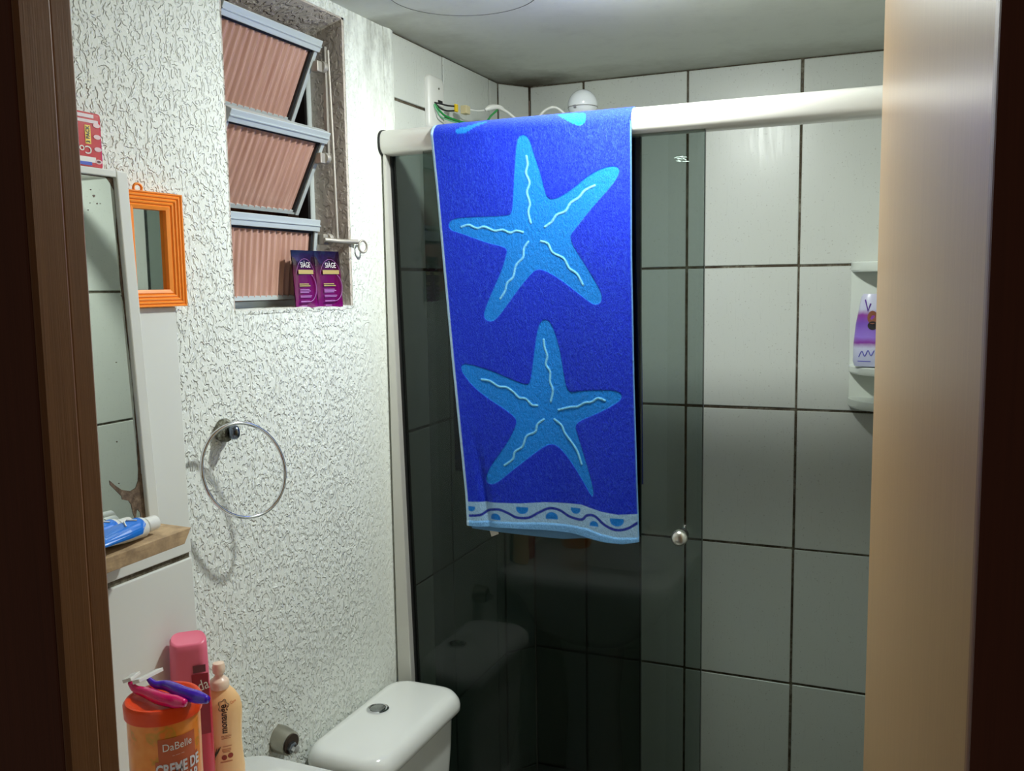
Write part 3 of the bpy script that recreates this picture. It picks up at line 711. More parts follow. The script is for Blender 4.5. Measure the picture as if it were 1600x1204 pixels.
# toothpaste tube lying on the shelf
bluep = mat('blue_print', rgb(20,120,225), .35); wp = M['white_plastic']
def tube_of_paste(p_cap, p_end, label, r=.014):
    tt = thing('toothpaste_tube', (p_cap[0], p_cap[1], -.29), label, 'toothpaste')
    a = Vector(p_cap); b = Vector(p_end); d = (b-a); L = d.length; d.normalize(); sd_ = Vector((0,0,1)).cross(d).normalized(); up = d.cross(sd_)*-1
    if up.z < 0: up = -up
    def ring(s, w, h): 
        c = a+d*s; return [c+sd_*w*math.cos(2*PI*k/20)+up*h*math.sin(2*PI*k/20) for k in range(20)]
    body = mk('tube_body', loft(BM(), [ring(.014,.0085,.0085), ring(.017,.0125,.012), ring(L*.45,.0155,.0105), ring(L*.8,.0175,.005), ring(L,.018,.0012)]), wp, tt, smooth=1)
    mk('cap', loft(BM(), [ring(-.006,.0078,.0078), ring(-.005,.0088,.0088), ring(.012,.0095,.0095)]), wp, tt, smooth=.8)
    bm = BM()
    R = []
    for s, w, h in ((.022,.0124,.0117),(.03,.0132,.0117),(L*.45,.0157,.0108),(L*.8,.0177,.0053),(L*.93,.018,.0025)):
        c = a+d*s
        lo = -.25 if s > .024 else .5
        R.append([c+sd_*(w+.0011)*math.cos(t2)+up*(h+.0011)*math.sin(t2) for t2 in [lo+(PI-.4-lo)*k/14 for k in range(15)]])
    loft(bm, R, cap=False, closed=False); mk('blue_label', bm, bluep, body)
    bm = BM()
    pa = [a+d*s+up*(h+.0018)+sd_*w for s, w, h in ((.030,.006,.0105),(.036,.0,.0117),(.034,-.006,.0105),(.040,-.003,.0113),(.046,.003,.0111),(.05,.009,.009))]
    tube(bm, smooth_path(pa, 5), .0009, 6); mk('white_swoosh', bm, WHT, body)
    return tt
tube_of_paste((-.822,.822,-.2785), (-.818,.715,-.2805), 'blue and white toothpaste tube, the front one, capped end to the right on the shelf')
tube_of_paste((-.846,.805,-.2785), (-.842,.690,-.2805), 'blue and white toothpaste tube lying behind the front one against the mirror')

# toothpaste three-pack upright on the mirror box
tpk = thing('toothpaste_box', (-.865, .76, .1405), 'red toothpaste multipack wrapped in film on top of the mirror', 'toothpaste')
redm = mat('red_carton', rgb(205,30,45), .25, coat=.5)
Xp = -.862
mk('carton', box(BM(), Xp-.03, Xp, .66, .8215, .1405, .204), redm, tpk, bevel=.004, seg=3)
fnp = lambda u, v, d: (Xp+d, .8215+u, .1405+v)
bm = BM(); patch(bm, fnp, -.06, -.012, .0565, .0605, .0004); patch(bm, fnp, -.045, -.006, .051, .0545, .0004); mk('painted_highlight', bm, mat('pale_sheen_paint', rgb(240,225,230), .2), tpk)  # sheen of the wrapping film, painted on as pale strips
bm = BM(); patch(bm, fnp, -.0255, -.0175, .027, .048, .0004); yl = mk('yellow_label', bm, mat('yellow_print', rgb(245,205,20), .4), tpk)
lettering('lettering', '3 PACK', fnp, .0072, M['black'], tpk, rot=PI/2, org=(-.0215, .0375), depth=.0007, squash=.80, bold=.03)
lettering('lettering', 'Co', fnp, .0125, WHT, tpk, rot=PI, org=(-.0262, .0205), depth=.0007, squash=1.15, bold=.01)
bm = BM(); patch(bm, fnp, -.05, -.012, .0065, .0125, .0004); mk('white_band', bm, WHT, tpk)
bm = BM(); patch(bm, fnp, -.05, -.018, .003, .0068, .0005); mk('blue_band', bm, mat('deep_blue_print', rgb(40,70,190), .4), tpk)
bm = BM()
for v in (.008, .022, .036, .049): disc(bm, fnp, -.0085, v, .0052, .0006, 16, .0026)
mk('end_roundel', bm, mat('pale_pink_print', rgb(235,200,205), .3), tpk)
bm = BM()
for v in (.008,): disc(bm, fnp, -.0085, v, .0028, .0009, 14, .0014)
mk('end_mark', bm, mat('maroon_print', rgb(90,20,30), .3), tpk)

# ---------------------------------------------------------------- orange framed mirror
om = thing('framed_mirror', (XL+.013, .91, -.0215), 'small orange plastic framed mirror hanging on the rough wall beside the white mirror box', 'mirror')
ox0 = XL+.006; ox1 = XL+.020; oy0, oy1, oz0, oz1 = .858, .9665, -.0215, .1245; bw = .0265
def orail(P4, name='frame_rail'):
    """mitred rail from outer to inner edge with stepped ridges; P4 = outer a, outer b, inner b, inner a (y,z)"""
    rings = []; N_ = 15
    for k in range(N_+1):
        f = k/N_
        h = ox1 - .004*f*f - (.0016 if k % 3 == 2 and .1 < f < .9 else 0)
        a = (P4[0][0]*(1-f)+P4[3][0]*f, P4[0][1]*(1-f)+P4[3][1]*f); b = (P4[1][0]*(1-f)+P4[2][0]*f, P4[1][1]*(1-f)+P4[2][1]*f)
        rings.append([(ox0, a[0], a[1]), (h, a[0], a[1]), (h, b[0], b[1]), (ox0, b[0], b[1])])
    return mk(name, loft(BM(), rings), M['orange'], om)
O = [(oy0,oz0),(oy1,oz0),(oy1,oz1),(oy0,oz1)]; I = [(oy0+bw,oz0+.022),(oy1-bw,oz0+.022),(oy1-bw,oz1-.022),(oy0+bw,oz1-.022)]
for k in range(4): orail([O[k], O[(k+1)%4], I[(k+1)%4], I[k]])
mk('mirror_glass', box(BM(), ox0, ox0+.0045, oy0+bw-.002, oy1-bw+.002, oz0+.02, oz1-.02), M['mirror'], om)
hk = onX(215, 297, XL+.012)
mk('hanging_loop', tube(BM(), [(XL+.012+.001*math.cos(a), hk.y+.0058*math.cos(a), oz1+.0035+.0055*math.sin(a)) for a in [2*PI*k/24 for k in range(24)]], .0017, 8, closed=True), M['orange'], om, smooth=3)

# ---------------------------------------------------------------- towel ring
tr_ = thing('towel_ring', (XL, 1.045, -.21), 'thin metal towel ring on a corroded bracket on the rough white wall', 'towel ring')
bx_ = onX(350, 671, XL+.012)
bmn = lathe_ax(BM(), [(.012, 0), (.0165, .002), (.0175, .007), (.0150, .012), (.0125, .016)], (XL, 1.043, -.203), (1, 0, 0), 20)
for v in bmn.verts: v.co += Vector((0, .0022*noise.noise(v.co*180), .0022*noise.noise(v.co*210+Vector((5,0,0)))))
mk('bracket', bmn, M['corroded'], tr_, smooth=1)
cc1 = Vector((XL+.016, 1.043, -.203))
mk('ring_socket', lathe_ax(BM(), [(.0075, 0), (.0105, .004), (.011, .010), (.009, .0135), (.005, .015)], Vector((-.882,1.036,-.2045)), (.55,.8,.02), 20), metal('dark_chrome', rgb(110,118,130), .2), tr_, smooth=1)
Rr = .0585; c0 = onX(380, 732, XL+.040)
ax1 = Vector((.62, .78, -.02)).normalized(); ax2 = Vector((-.02, .0, 1)).normalized()
# ring plane: fit through the seen outline
pr = onX(445, 737, XL+.037+.030); pl = onX(315, 733, XL+.037-.013)
ax1 = (pr-pl)/2; Rr = ax1.length; c0 = (pr+pl)/2; ax1.normalize()
topz = onX(365, 664, c0.x).z; botz = onX(400, 803, c0.x).z
Rv = (topz-botz)/2; c0.z = (topz+botz)/2
mk('ring', tube(BM(), [c0+ax1*Rr*math.cos(2*PI*k/72)+Vector((0,.0,1))*Rv*math.sin(2*PI*k/72) for k in range(72)], .0026, 10, closed=True), M['chrome'], tr_, smooth=3)

# ---------------------------------------------------------------- shampoo sachets on the sill
sc_ = thing('sachet_pair', (-.912, 1.31, -.031), 'two joined purple hair-product sachets standing on the window sill', 'sachet')
q0 = onX(463, 486, -.918); q1 = onX(536, 480, -.903)
sbase = Vector((q0.x, q0.y, q0.z)); sdir = Vector((q1.x-q0.x, q1.y-q0.y, 0)); SW = sdir.length; sdir.normalize()
snr = Vector((sdir.y, -sdir.x, 0)); SH = .099
sup = Vector((-.03, -.045, 1)).normalized()
def fs(u, v, d): return sbase+sdir*u+sup*v+snr*d+Vector((0,0,.001))
film = mat('purple_film', rgb(120,14,100), .22, coat=.5); t = NT(film)
zz_ = t.sep(t.coord(obj=False))[2]
t.l(t.ramp(t.mr(zz_, CZ-.035, CZ+.068), [(0, rgb(116,10,98)), (.55, rgb(96,6,66)), (.74, rgb(38,5,30)), (1, rgb(14,10,30))]), t.b.inputs['Base Color'])
halfw = [(.0, .045), (.047, SW)]
for i, (a, b) in enumerate(((0, SW*.455), (SW*.462, SW))):
    nu, nv = 16, 24; R = []
    for j in range(nv+1):
        v = SH*j/nv; row = []
        for k_ in range(nu+1):
            u = a+(b-a)*k_/nu; f = math.sin(PI*k_/nu)**.6*min(1, math.sin(PI*min(max((v-.006)/(SH-.012), 0), 1))*2.2)
            row.append(fs(u, v, .0008+.0042*f+.0008*noise.noise((u*90, v*70, i))))
        R.append(row)
    bm = BM(); loft(bm, R, cap=False, closed=False)
    R2 = [[fs(a+(b-a)*k_/nu, SH*j/nv, -.0012) for k_ in range(nu+1)] for j in range(nv+1)]; loft(bm, R2, cap=False, closed=False)
    spt = mk('sachet', bm, film, sc_, smooth=1)
    if i == 1: spt['label'] = 'right sachet, facing front'
    w_ = b-a; cx_ = (a+b)/2-(.002 if i == 0 else -.001); D = .0062
    ff = lambda u, v, d: fs(u, v, d)
    gold = mat('gold_print', rgb(205,180,110), .35, .3); pale = mat('lilac_print', rgb(172,112,180), .5)
    lettering('lettering', 'SIÀGE', fs, .0125, WHT, spt, org=(cx_, .0745), depth=D, squash=.72 if i == 0 else .85)
    bm = BM(); patch(bm, fs, cx_-w_*.33, cx_+w_*.33, .0600, .0668, D, 4); mk('gold_band', bm, gold, spt)
    bm = BM()
    for v, ww in ((.0425,.26),(.0395,.30)): patch(bm, fs, cx_-w_*.33, cx_-w_*.33+w_*ww*1.6, v, v+.0018, D, 2)
    mk('gold_band', bm, gold, spt)
    bm = BM()
    for v, ww, hh in ((.0335,.30,.0014),(.0312,.34,.0014),(.0290,.28,.0014),(.0232,.36,.0012),(.0212,.34,.0012),(.0135,.28,.0022),(.0065,.18,.0012)):
        patch(bm, fs, cx_-w_*.33, cx_-w_*.33+w_*ww*1.4, v, v+hh, D, 2)
    mk('small_print', bm, pale, spt, kind='stuff')
    bm = BM(); cyv = .052; pts = [fs(cx_-w_*.02+w_*.42*math.cos(a_), cyv+.033*math.sin(a_), D) for a_ in [PI*.12+PI*.8*k/20 for k in range(21)]]
    tube(bm, pts, .0003, 5); pts = [fs(cx_+w_*.05+w_*.36*math.cos(a_), .038+.024*math.sin(a_), D) for a_ in [-PI*.62+PI*.95*k/20 for k in range(21)]]; tube(bm, pts, .0006, 5)
    mk('ring_print', bm, pale, spt)

# ---------------------------------------------------------------- basin
ZS = -.69
sk = thing('wash_basin', (-.70, .84, ZF), 'white ceramic wash basin under the mirror, bottles standing on its rim', 'basin')
cx, cy, bw_, bd_ = -.675, .790, .426, .520
R = [rrect(cx-.04, cy-.02, .20, .22, .08, -.92), rrect(cx-.03, cy-.01, .30, .38, .10, -.86), rrect(cx, cy, bw_-.04, bd_-.03, .08, -.76), rrect(cx, cy, bw_-.004, bd_-.004, .045, -.725), rrect(cx, cy, bw_, bd_, .045, -.715), rrect(cx, cy, bw_, bd_, .045, ZS-.004), rrect(cx, cy, bw_-.008, bd_-.008, .042, ZS),
     rrect(cx+.06, cy-.02, .225, .33, .07, ZS), rrect(cx+.06, cy-.02, .212, .32, .07, ZS-.006), rrect(cx+.06, cy-.02, .16, .25, .07, ZS-.09), rrect(cx+.06, cy-.02, .05, .06, .02, ZS-.115)]
mk('bowl', loft(BM(), R), M['ceramic'], sk, smooth=.9)
mk('pedestal', loft(BM(), [rrect(cx-.05, cy, .16, .16, .05, -.90), rrect(cx-.05, cy, .13, .13, .05, -1.1), rrect(cx-.05, cy, .16, .16, .05, ZF+.004)]), M['ceramic'], sk, smooth=1)
fc = mk('faucet', lathe(BM(), [(.02,0),(.02,.008),(.012,.012),(.011,.05),(.015,.055),(.004,.07)], (-.72,.64,ZS)), M['chrome'], sk, smooth=.8)
mk('spout', tube(BM(), smooth_path([(-.72,.64,ZS+.03),(-.67,.65,ZS+.05),(-.62,.66,ZS+.04),(-.61,.66,ZS+.025)]), .007), M['chrome'], fc, smooth=1)

# toiletries on the basin rim
jc = Vector((-.775, .776, ZS)); JR = .0418; JT = -.467
jar = thing('cream_jar', jc, 'big orange jar of hair cream with a red-orange lid, nearest on the basin', 'jar')
jm = mat('orange_jar', rgb(240,140,52), .3, coat=.3); t = NT(jm)
nj = t.noise(t.coord(obj=False), 45, 2)
t.l(t.ramp(nj, [(.40, rgb(246,150,62)), (.56, rgb(240,136,46)), (.62, rgb(206,142,40)), (.7, rgb(238,120,40))]), t.b.inputs['Base Color'])
jh = JT-ZS
mk('jar_body', lathe(BM(), [(.030,0),(JR-.004,.002),(JR-.002,.008),(JR-.0015,jh-.024),(JR-.002,jh-.014),(JR-.008,jh-.010)], jc, 48), jm, jar, smooth=.7)
lidm = mat('red_orange_lid', rgb(236,70,14), .3)
lid = mk('lid', lathe(BM(), [(JR-.004,jh-.0185),(JR+.001,jh-.0175),(JR+.0015,jh-.004),(JR-.001,jh-.0005),(JR-.004,jh),(JR-.006,jh-.001),(JR-.009,jh-.0035),(.001,jh-.0035)], jc, 56), lidm, jar, smooth=.7)
jang = math.atan2(-jc.y, -jc.x)               # towards the camera
def fj(u, v, d, r=JR-.0012): a = jang+.42+u/JR; return Vector((jc.x+(r+d)*math.cos(a), jc.y+(r+d)*math.sin(a), ZS+v))
bm = BM(); patch(bm, fj, -.026, .019, jh-.060, jh-.034, .0003, 16); patch(bm, fj, -.030, .023, jh-.140, jh-.060, .0003, 16)
mk('label_panel', bm, mat('terracotta_print', rgb(196,92,52), .4), jar)
lettering('lettering', 'DaBelle', fj, .0125, WHT, jar, org=(-.004, jh-.0445), depth=.0008, squash=.9)
lettering('small_print', '-- ---- ---', fj, .004, WHT, jar, org=(-.004, jh-.0545), depth=.0008)
gl_ = mat('silver_print', rgb(222,216,222), .4)
for k_, s_ in enumerate(('CREME DE', 'PENTEAR')):
    lettering('lettering', s_, fj, .0175, gl_, jar, org=(-.003, jh-.0705-.0155*k_), depth=.0009, squash=.66, bold=.035)
bm = BM(); fl = lambda u, v, d: fj(u, v, d)
for u_, v_, r_ in ((-.052, jh-.10, .008),(-.045, jh-.085, .006),(-.05, jh-.12, .010)): disc(bm, fj, u_, v_, r_, .0006, 14, r_*1.4)
mk('leaf_print', bm, mat('green_print', rgb(60,140,50), .5), jar)

# razors lying on the lid
def razor(head, pts, col, lab, zz):
    P3 = [onZ(x, y, zz+dz) for x, y, dz in pts]
    rz = thing('razor', (P3[0].x, P3[0].y, JT), lab, 'razor', None)
    sp = smooth_path(P3, 8); n_ = len(sp)
    rad = [(.0028+.0046*min(1, i/n_*1.6))*(1 if i < n_-4 else .55+.11*(n_-1-i)) for i in range(n_)]
    mk('handle', tube(BM(), sp, rad, 10), col, rz, smooth=2)
    h = onZ(head[0], head[1], zz+.014); e0 = onZ(head[2], head[3], zz+.014); e1 = onZ(head[4], head[5], zz+.014)
    d = (e1-e0).normalized(); sdv = Vector((d.y, -d.x, .35)).normalized(); u_ = d.cross(sdv).normalized()
    P = []
    for s in (e0, e1): P.append([s-sdv*.0058-u_*.0022, s+sdv*.0058-u_*.0022, s+sdv*.0058+u_*.0022, s-sdv*.0058+u_*.0022])
    hd = mk('razor_head', loft(BM(), P), wp, rz, bevel=.0005)
    P = [[s+sdv*a+u_*b for a, b in ((-.003,.0018),(.001,.0018),(.001,.0022),(-.003,.0022))] for s in (e0+d*.002, e1-d*.002)]
    mk('blade', loft(BM(), P), M['chrome'], hd)
    return rz
pinkp = mat('pink_clear_plastic', rgb(226,20,110), .15, coat=.5); purp = mat('purple_plastic', rgb(72,30,190), .15, coat=.5)
razor((207,1058,198,1063,213,1052), [(203,1066,.010),(212,1076,.006),(230,1082,.005),(255,1092,.006),(290,1098,.006)], pinkp, 'pink disposable razor lying on the jar lid, left of the purple one', JT)
razor((232,1056,212,1065,250,1046), [(232,1060,.012),(243,1069,.008),(262,1071,.007),(290,1083,.008),(325,1093,.006)], purp, 'purple disposable razor lying across the jar lid, handle past its right edge', JT+.001)

# peach squeeze bottle
pb = Vector((-.857, .963, ZS))
peach = mat('peach_bottle', rgb(250,204,146), .3, coat=.2)
yb_ = thing('lotion_bottle', pb, 'peach-coloured squeeze bottle with a push-pull cap, nearest the rough wall', 'bottle')
vdir = math.atan2(-pb.y, -pb.x)
PB = [(.018,0),(.0265,.002),(.0285,.010),(.0290,.024),(.0270,.046),(.0262,.062),(.0272,.085),(.0285,.100),(.0285,.112),(.0262,.123),(.0200,.134),(.0140,.1405),(.0125,.142)]
mk('bottle_body', lathe(BM(), PB, pb, 40, sx=.62, sy=1, rot=vdir), peach, yb_, smooth=1)
capm = mat('pearl_cap', rgb(240,214,190), .25)
mk('cap', lathe(BM(), [(.0125,.140),(.0132,.142),(.0130,.150),(.0112,.1525),(.0085,.1545),(.0062,.157),(.0060,.160),(.0085,.1625),(.0090,.170),(.0075,.1755),(.001,.177)], pb, 28), capm, yb_, smooth=.8)
def rad_at(v): return float(np.interp(v, [z for r, z in PB], [r for r, z in PB]))
def fb(u, v, d):
    r = rad_at(v); s = max(-.97, min(.97, u/r)); c_ = math.sqrt(1-s*s)
    X_ = r*.62*c_+d; Y_ = u
    return Vector((pb.x+X_*math.cos(vdir)-Y_*math.sin(vdir), pb.y+X_*math.sin(vdir)+Y_*math.cos(vdir), ZS+v))
lettering('lettering', 'monange', fb, .0135, DRK, yb_, rot=PI/2, org=(.0030, .101), depth=.0007, squash=.85, bold=.02)
bm = BM()
cl = [fb(.0035+(.0062+.0012*math.cos(5*a))*math.cos(a), .1200+(.0075+.0012*math.cos(5*a))*math.sin(a), .0009) for a in [-.9+2*PI*.86*k/40 for k in range(41)]]
tube(bm, cl, .00042, 5); mk('emblem', bm, DRK, yb_)
lettering('lettering', 'PASSION', fb, .0042, mat('red_brown_print', rgb(160,60,30), .5), yb_, org=(.0055, .0755), depth=.0006, squash=.8)
bm = BM()
for v_, u0, u1 in ((.0720,-.001,.011),(.0605,.0,.012),(.0565,-.001,.011),(.0545,-.001,.011),(.0525,.0,.010)): patch(bm, fb, u0, u1, v_, v_+.0010, .0005, 4, 1)
patch(bm, fb, -.004, .012, .0385, .0402, .0005, 4, 1); mk('small_print', bm, mat('light_brown_print', rgb(196,120,80), .5), yb_, kind='stuff')
bm = BM(); disc(bm, fb, .0015, .0455, .0036, .0006, 16); disc(bm, fb, .0098, .0470, .0036, .0006, 16); mk('round_badge', bm, mat('maroon_badge', rgb(150,50,30), .5), yb_)
bm = BM()
for k in range(5):
    a = -.6+.45*k; pts = [fb(-.0115+.003*math.sin(a)*i*.6+.001, .044+.0028*i+.001*k, .0007) for i in range(6)]
    tube(bm, pts, [.0003,.0008,.0010,.0008,.0005,.0002], 5)
mk('leaf_print', bm, mat('olive_print', rgb(70,62,30), .5), yb_)
lettering('lettering', 'Care', fb, .0055, mat('orange_print', rgb(214,90,40), .5), yb_, org=(.0165, .1225), depth=.0006, squash=.7, rot=.25)

# pink shampoo bottle behind the jar
pp = Vector((-.862, .913, ZS)); pv = math.atan2(-pp.y, -pp.x)
sb = thing('shampoo_bottle', pp, 'tall pink shampoo bottle standing behind the orange jar', 'bottle')
def pring(w_, d_, z_, tilt=0, n_=6):
    out = []
    for x, y, _ in rrect(0, 0, d_, w_, min(d_, w_)*.42, 0, n_):
        out.append((pp.x+x*math.cos(pv)-y*math.sin(pv), pp.y+x*math.sin(pv)+y*math.cos(pv), ZS+z_+tilt*x))
    return out
T_ = .232
PH = [(.046,.028,0),(.050,.032,.004),(.0525,.033,.05),(.0525,.033,.13),(.0495,.031,.165)]
mk('bottle_body', loft(BM(), [pring(a, b, z_) for a, b, z_ in PH]), mat('crimson_bottle', rgb(196,34,60), .3, coat=.3), sb, smooth=.9)
mk('cap', loft(BM(), [pring(.0495,.031,.165), pring(.0485,.0305,.19), pring(.0475,.030,.215), pring(.0462,.029,.226,-.25), pring(.042,.026,T_-.003,-.35), pring(.036,.021,T_-.0035,-.35)]), mat('pink_cap', rgb(238,116,142), .32), sb, smooth=.9)
def fsb(u, v, d): X_ = .0168+d-u*u*2.0; return Vector((pp.x+X_*math.cos(pv)-u*math.sin(pv), pp.y+X_*math.sin(pv)+u*math.cos(pv), ZS+v))
bm = BM(); patch(bm, fsb, .002, .023, .100, .184, .0002, 8); mk('label_panel', bm, mat('dark_crimson_print', rgb(150,14,40), .35), sb)
bm = BM(); patch(bm, fsb, .004, .020, .186, .196, .0004, 6); mk('badge', bm, mat('plum_print', rgb(110,50,60), .35), sb)
lettering('lettering', 'seda', fsb, .021, WHT, sb, org=(.0095, .1665), depth=.0007, squash=.72, rot=.22)

# chrome angle valve on the wall
va = thing('wall_valve', (XL, 1.13, -.72), 'tarnished chrome wall valve between the basin and the toilet tank', 'valve')
vc = Vector((XL-.002, 1.140, -.717))
bmv = lathe_ax(BM(), [(.021,0),(.0215,.010),(.0205,.020),(.0190,.030)], vc, (1,-.12,-.1), 28)
mk('valve_collar', bmv, metal('tarnished_chrome', rgb(176,172,160), .32), va, smooth=.6)
mk('valve_mouth', lathe_ax(BM(), [(.0160,.0295),(.0160,.0315)], vc, (1,-.12,-.1), 20), mat('dark_cavity', rgb(60,46,34), .8), va, smooth=.6)
mk('valve_stem', lathe_ax(BM(), [(.0065,.030),(.0065,.044)], vc+Vector((0,-.002,-.004)), (1,-.12,-.1), 6), M['chrome'], va)
mk('valve_nut', lathe_ax(BM(), [(.0095,.030),(.0095,.036)], vc+Vector((0,-.002,-.004)), (1,-.12,-.1), 6), metal('grey_chrome', rgb(150,156,162), .3), va)

# ---------------------------------------------------------------- toilet
to = thing('toilet', (-.62, 1.335, ZF), 'white ceramic toilet with round chrome flush button on its tank lid', 'toilet')
lx, ly, lw, ld = (-.896-.735)/2, (1.182+1.494)/2, .161, .318; ZL = -.755
def lr(s, z, r=.045): return rrect(lx+ (s/2 if 0 else 0), ly, lw-s, ld-s, r, z, 10)
rings = [lr(.006, ZL-.036), lr(0, ZL-.032, .045), lr(0, ZL-.024), lr(.003, ZL-.016), lr(.010, ZL-.009), lr(.020, ZL-.004, .04), lr(.032, ZL-.0012, .035), lr(.048, ZL, .03)]
mk('tank_lid', loft(BM(), rings), M['ceramic'], to, smooth=1)
tk = [rrect(lx+dx, ly, w_, d_, r_, z_, 8) for dx, w_, d_, r_, z_ in ((-.006,.142,.292,.035,ZL-.0355),(-.007,.140,.288,.035,ZL-.10),(-.010,.132,.268,.035,ZL-.22),(-.014,.118,.235,.035,ZL-.30))]
mk('tank', loft(BM(), tk[::-1]), M['ceramic'], to, smooth=1)
bc = onZ(590.5, 1108, ZL)
fb_ = mk('flush_button', lathe(BM(), [(.0195,-.001),(.0202,.0005),(.0200,.0024),(.0170,.0038),(.0150,.0030),(.0148,.0012),(.0146,.0012)], bc, 32), M['chrome'], to, smooth=.7)
mk('button_centre', lathe(BM(), [(.0140,.0),(.0140,.0030),(.0115,.0042),(.001,.0044)], bc, 28), metal('button_steel', rgb(170,174,174), .25), fb_, smooth=.7)
bxc = -.565
def er(w_, d_, z_, dx=0):
    out = []
    for k in range(40):
        a = 2*PI*k/40; e_ = 1+.10*math.cos(a)
        out.append((bxc+dx+w_*math.cos(a), ly+d_*math.sin(a)*(1-.12*math.cos(a)), z_))
    return out
mk('bowl', loft(BM(), [er(.12,.09,ZF+.003,-.03), er(.115,.085,ZF+.10,-.03), er(.14,.11,ZF+.22,-.02), er(.185,.145,ZF+.33), er(.195,.155,ZF+.385), er(.19,.15,ZF+.395)]), M['ceramic'], to, smooth=1)
mk('seat', loft(BM(), [er(.195,.155,ZF+.396), er(.20,.158,ZF+.402), er(.198,.157,ZF+.410)]), wp, to, smooth=.8)
mk('seat_lid', loft(BM(), [er(.197,.156,ZF+.4105), er(.200,.158,ZF+.416), er(.196,.155,ZF+.424), er(.17,.13,ZF+.429), er(.10,.08,ZF+.431)]), wp, to, smooth=1)
mk('bowl_neck', box(BM(), -.86, -.70, ly-.10, ly+.10, ZF+.20, ZF+.40), M['ceramic'], to, bevel=.02, seg=4)
mk('tank_support', box(BM(), -.87, -.765, ly-.09, ly+.09, ZF+.395, ZL-.298), M['ceramic'], to, bevel=.01, seg=3)

# ---------------------------------------------------------------- electric shower and its wiring
pl_ = thing('wall_plate', (XL, 1.745, .33), 'white blank outlet plate on the shower tiles with wires coming out', 'wall plate')
pts = [(XL+.0005, 1.7475+a*.0375, .372+b*.055) for a, b in [( (1-.28+.28*math.cos(t_))*1 if 0 else 0, 0) for t_ in (0,)]]
def plate_ring(x, s):
    return [(x, y, z) for y, z, _ in [(p[0], p[1], 0) for p in rrect(1.726, .372, .070-s, .112-s, .014, 0, 6)]]
mk('plate', loft(BM(), [plate_ring(XL+.0005, 0), plate_ring(XL+.006, .001), plate_ring(XL+.010, .006), plate_ring(XL+.012, .020)]), wp, pl_, smooth=.8)
mk('outlet_hole', box(BM(), XL+.011, XL+.0135, 1.727, 1.745, .373, .380), M['black'], pl_)
mk('screw', lathe_ax(BM(), [(.002,0),(.002,.002)], (XL+.0115, 1.731, .403), (1,0,0), 10), M['corroded'], pl_)
wr = thing('shower_wiring', (-.87, 1.80, .36), 'black and green wires with connector block above the rail', 'wires')
def wp3(l): return [onY(x, y, Y) for x, y, Y in l]
def wx3(l): return [onX(x, y, X) for x, y, X in l]
mk('black_wire', tube(BM(), smooth_path(wx3([(679,160,-.888),(688,162,-.880),(700,165,-.872),(711,166,-.868)])), .0017, 8), M['black'], wr, smooth=1)
mk('black_wire', tube(BM(), smooth_path(wx3([(680,161,-.888),(688,169,-.880),(698,173,-.874),(711,173,-.868)])), .0017, 8), M['black'], wr, smooth=1)
mk('green_wire', tube(BM(), smooth_path(wx3([(679,162,-.888),(688,174,-.880),(700,183,-.874),(730,192,-.86),(758,190,-.84),(768,180,-.83),(777,172,-.82)])), .0021, 8), M['green_wire'], wr, smooth=1)
mk('green_wire', tube(BM(), smooth_path(wx3([(678,163,-.888),(684,174,-.882),(692,184,-.876),(725,195,-.86)])), .0014, 8), mat('pale_green_wire', rgb(110,190,140), .4), wr, smooth=1)
cb = onX(713, 169, -.866); c2 = onX(724, 171, -.862)
mk('yellow_terminal', box(BM(), cb.x-.003, cb.x+.003, cb.y-.006, cb.y+.004, cb.z-.008, cb.z+.008), M['yellow_wire'], wr, bevel=.0015)
mk('connector_block', box(BM(), c2.x-.006, c2.x+.008, c2.y-.002, c2.y+.018, c2.z-.0085, c2.z+.0085), M['beige'], wr, bevel=.0012)
mk('white_wire', tube(BM(), smooth_path(wx3([(733,171,-.858),(746,173,-.85),(758,172,-.84),(772,167,-.825)])), [.0014]*8+[.0018]*8+[.003]*9, 8), wp, wr, smooth=1)
mk('taped_joint', tube(BM(), smooth_path(wx3([(758,172,-.838),(766,168,-.830),(778,167,-.818),(787,170,-.81)]), 4), [.003,.004,.005,.0058,.0062,.0062,.006,.0055,.005,.0045,.004,.003,.002], 10), wp, wr, smooth=1)
mk('white_cable', tube(BM(), smooth_path(wx3([(778,168,-.818)])+wp3([(792,175,1.885),(806,186,1.89),(822,196,1.90),(838,187,1.91),(850,174,1.915),(862,168,1.92),(872,170,1.925),(884,180,1.93)])), .0045, 10, flat=.7), wp, wr, smooth=1)
es = thing('electric_shower', onY(911, 165, 1.95), 'round white plastic shower head just above the towel, before the back tiles', 'shower')
ec = onY(910.5, 164, 1.95); er_ = .0325
prof = []
for k in range(25):
    a = -PI/2+PI*k/24; r_ = er_*math.cos(a)
    if k == 11: r_ *= .985
    prof.append((r_, er_*math.sin(a)))
mk('shower_body', lathe(BM(), prof, ec, 40), mat('glossy_white_plastic', rgb(232,236,240), .15, coat=.6), es, smooth=2)
mk('seam', lathe(BM(), [(er_*.996, -.0062), (er_*1.003, -.0058), (er_*1.003, -.0050), (er_*.996, -.0046)], ec, 40, cap=False), mat('grey_seam', rgb(120,120,118), .6), es)
mk('latch', box(BM(), ec.x-.010, ec.x-.004, ec.y-er_-.0005, ec.y-er_+.003, ec.z-.011, ec.z-.004), mat('latch_grey', rgb(130,130,130), .5), es, bevel=.001)
mk('wall_pipe', tube(BM(), [(ec.x, ec.y+.02, ec.z-.012), (ec.x, YB-.004, ec.z-.012)], .011, 16), wp, es, smooth=1)
mk('spray_plate', lathe(BM(), [(.018,-.030),(.030,-.05),(.038,-.068),(.038,-.074),(.001,-.076)], ec, 32), wp, es, smooth=.8)

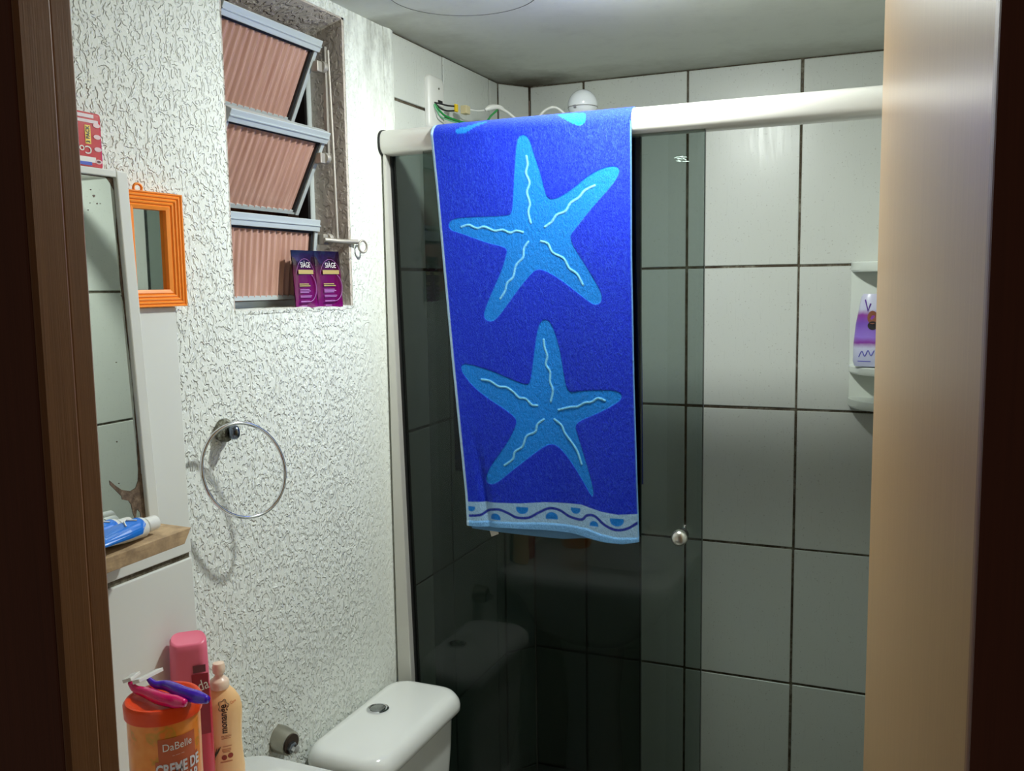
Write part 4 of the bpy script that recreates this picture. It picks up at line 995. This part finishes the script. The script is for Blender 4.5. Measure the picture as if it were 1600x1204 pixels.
# ---------------------------------------------------------------- corner shelf with bottle
cs = thing('corner_shelf', (XR-.09, YB-.09, -.275), 'white plastic two-tier corner shelf on the back tiles', 'shelf')
CX, CY = XR-.002, YB-.0025; WS = .180
cream = mat('cream_plastic', rgb(226,232,222), .3)
def quarter(r, z, n=18, x1=CX, y1=CY): return [(x1, y1, z)]+[(x1-r*math.cos(PI/2*k/n), y1-r*.72*math.sin(PI/2*k/n), z) for k in range(n+1)]
for z0, z1 in ((.017, .038), (-.201, -.184), (-.275, -.255)):
    mk('tier', loft(BM(), [quarter(WS-.003, z0), quarter(WS, z0+.004), quarter(WS, z1-.002), quarter(WS-.002, z1)]), cream, cs, smooth=.6)
mk('back_panel', box(BM(), CX-WS+.001, CX, CY-.008, CY, -.262, .020), cream, cs, bevel=.002)
mk('side_panel', box(BM(), CX-.006, CX, CY-.125, CY-.008, -.262, .020), cream, cs, bevel=.002)
bp = Vector((-.055, 2.075, -.1835))
pbt = thing('conditioner_bottle', bp, 'purple and white bottle standing in the corner shelf', 'bottle')
BP = [(.018,0),(.033,.002),(.036,.012),(.0355,.05),(.032,.09),(.026,.125),(.022,.148),(.018,.154)]
bl = mat('lilac_white_bottle', rgb(190,190,220), .3); t = NT(bl)
zz_ = t.sep(t.coord(obj=False))[2]; nq = t.noise(t.coord(obj=False), 60, 2)
t.l(t.ramp(t.math('ADD', t.mr(zz_, CZ-.184, CZ-.03), t.math('MULTIPLY', t.math('SUBTRACT', nq, .5), .05)), [(0, rgb(196,200,226)), (.26, rgb(206,208,230)), (.34, rgb(132,50,150)), (.42, rgb(150,120,210)), (.6, rgb(120,80,180)), (.72, rgb(140,60,150)), (.80, rgb(196,198,220)), (1, rgb(205,205,225))]), t.b.inputs['Base Color'])
mk('bottle_body', lathe(BM(), BP, bp, 36, sx=1, sy=.55), bl, pbt, smooth=1)
def fcb(u, v, d):
    r = float(np.interp(v, [z for _, z in BP], [q for q, _ in BP])); s = max(-.97, min(.97, u/r))
    return Vector((bp.x+u, bp.y-r*.55*math.sqrt(1-s*s)-d, bp.z+v))
bm = BM(); disc(bm, fcb, .001, .105, .010, .0006, 16, .014); mk('portrait_print', bm, mat('brown_print', rgb(128,70,44), .5), pbt)
bm = BM(); disc(bm, fcb, .002, .088, .010, .0008, 16, .009); mk('hair_print', bm, mat('black_print', rgb(24,16,20), .5), pbt)
bm = BM(); tube(bm, [fcb(x, y, .0008) for x, y in ((-.014,.142),(-.008,.118),(-.003,.134))], .0015, 5); mk('letter_stroke', bm, mat('violet_print', rgb(90,40,150), .5), pbt)
bm = BM(); tube(bm, smooth_path([fcb(x, y, .0008) for x, y in ((-.024,.022),(-.018,.034),(-.012,.024),(-.006,.036),(.0,.026),(.006,.036))]), .0011, 5); patch(bm, fcb, -.026, .0, .012, .014, .0006, 3, 1); mk('script_print', bm, mat('blue_violet_print', rgb(110,110,200), .5), pbt)

# tidy: no leftover helper data
for o in list(COL.objects):
    if o.type == 'FONT': bpy.data.objects.remove(o)
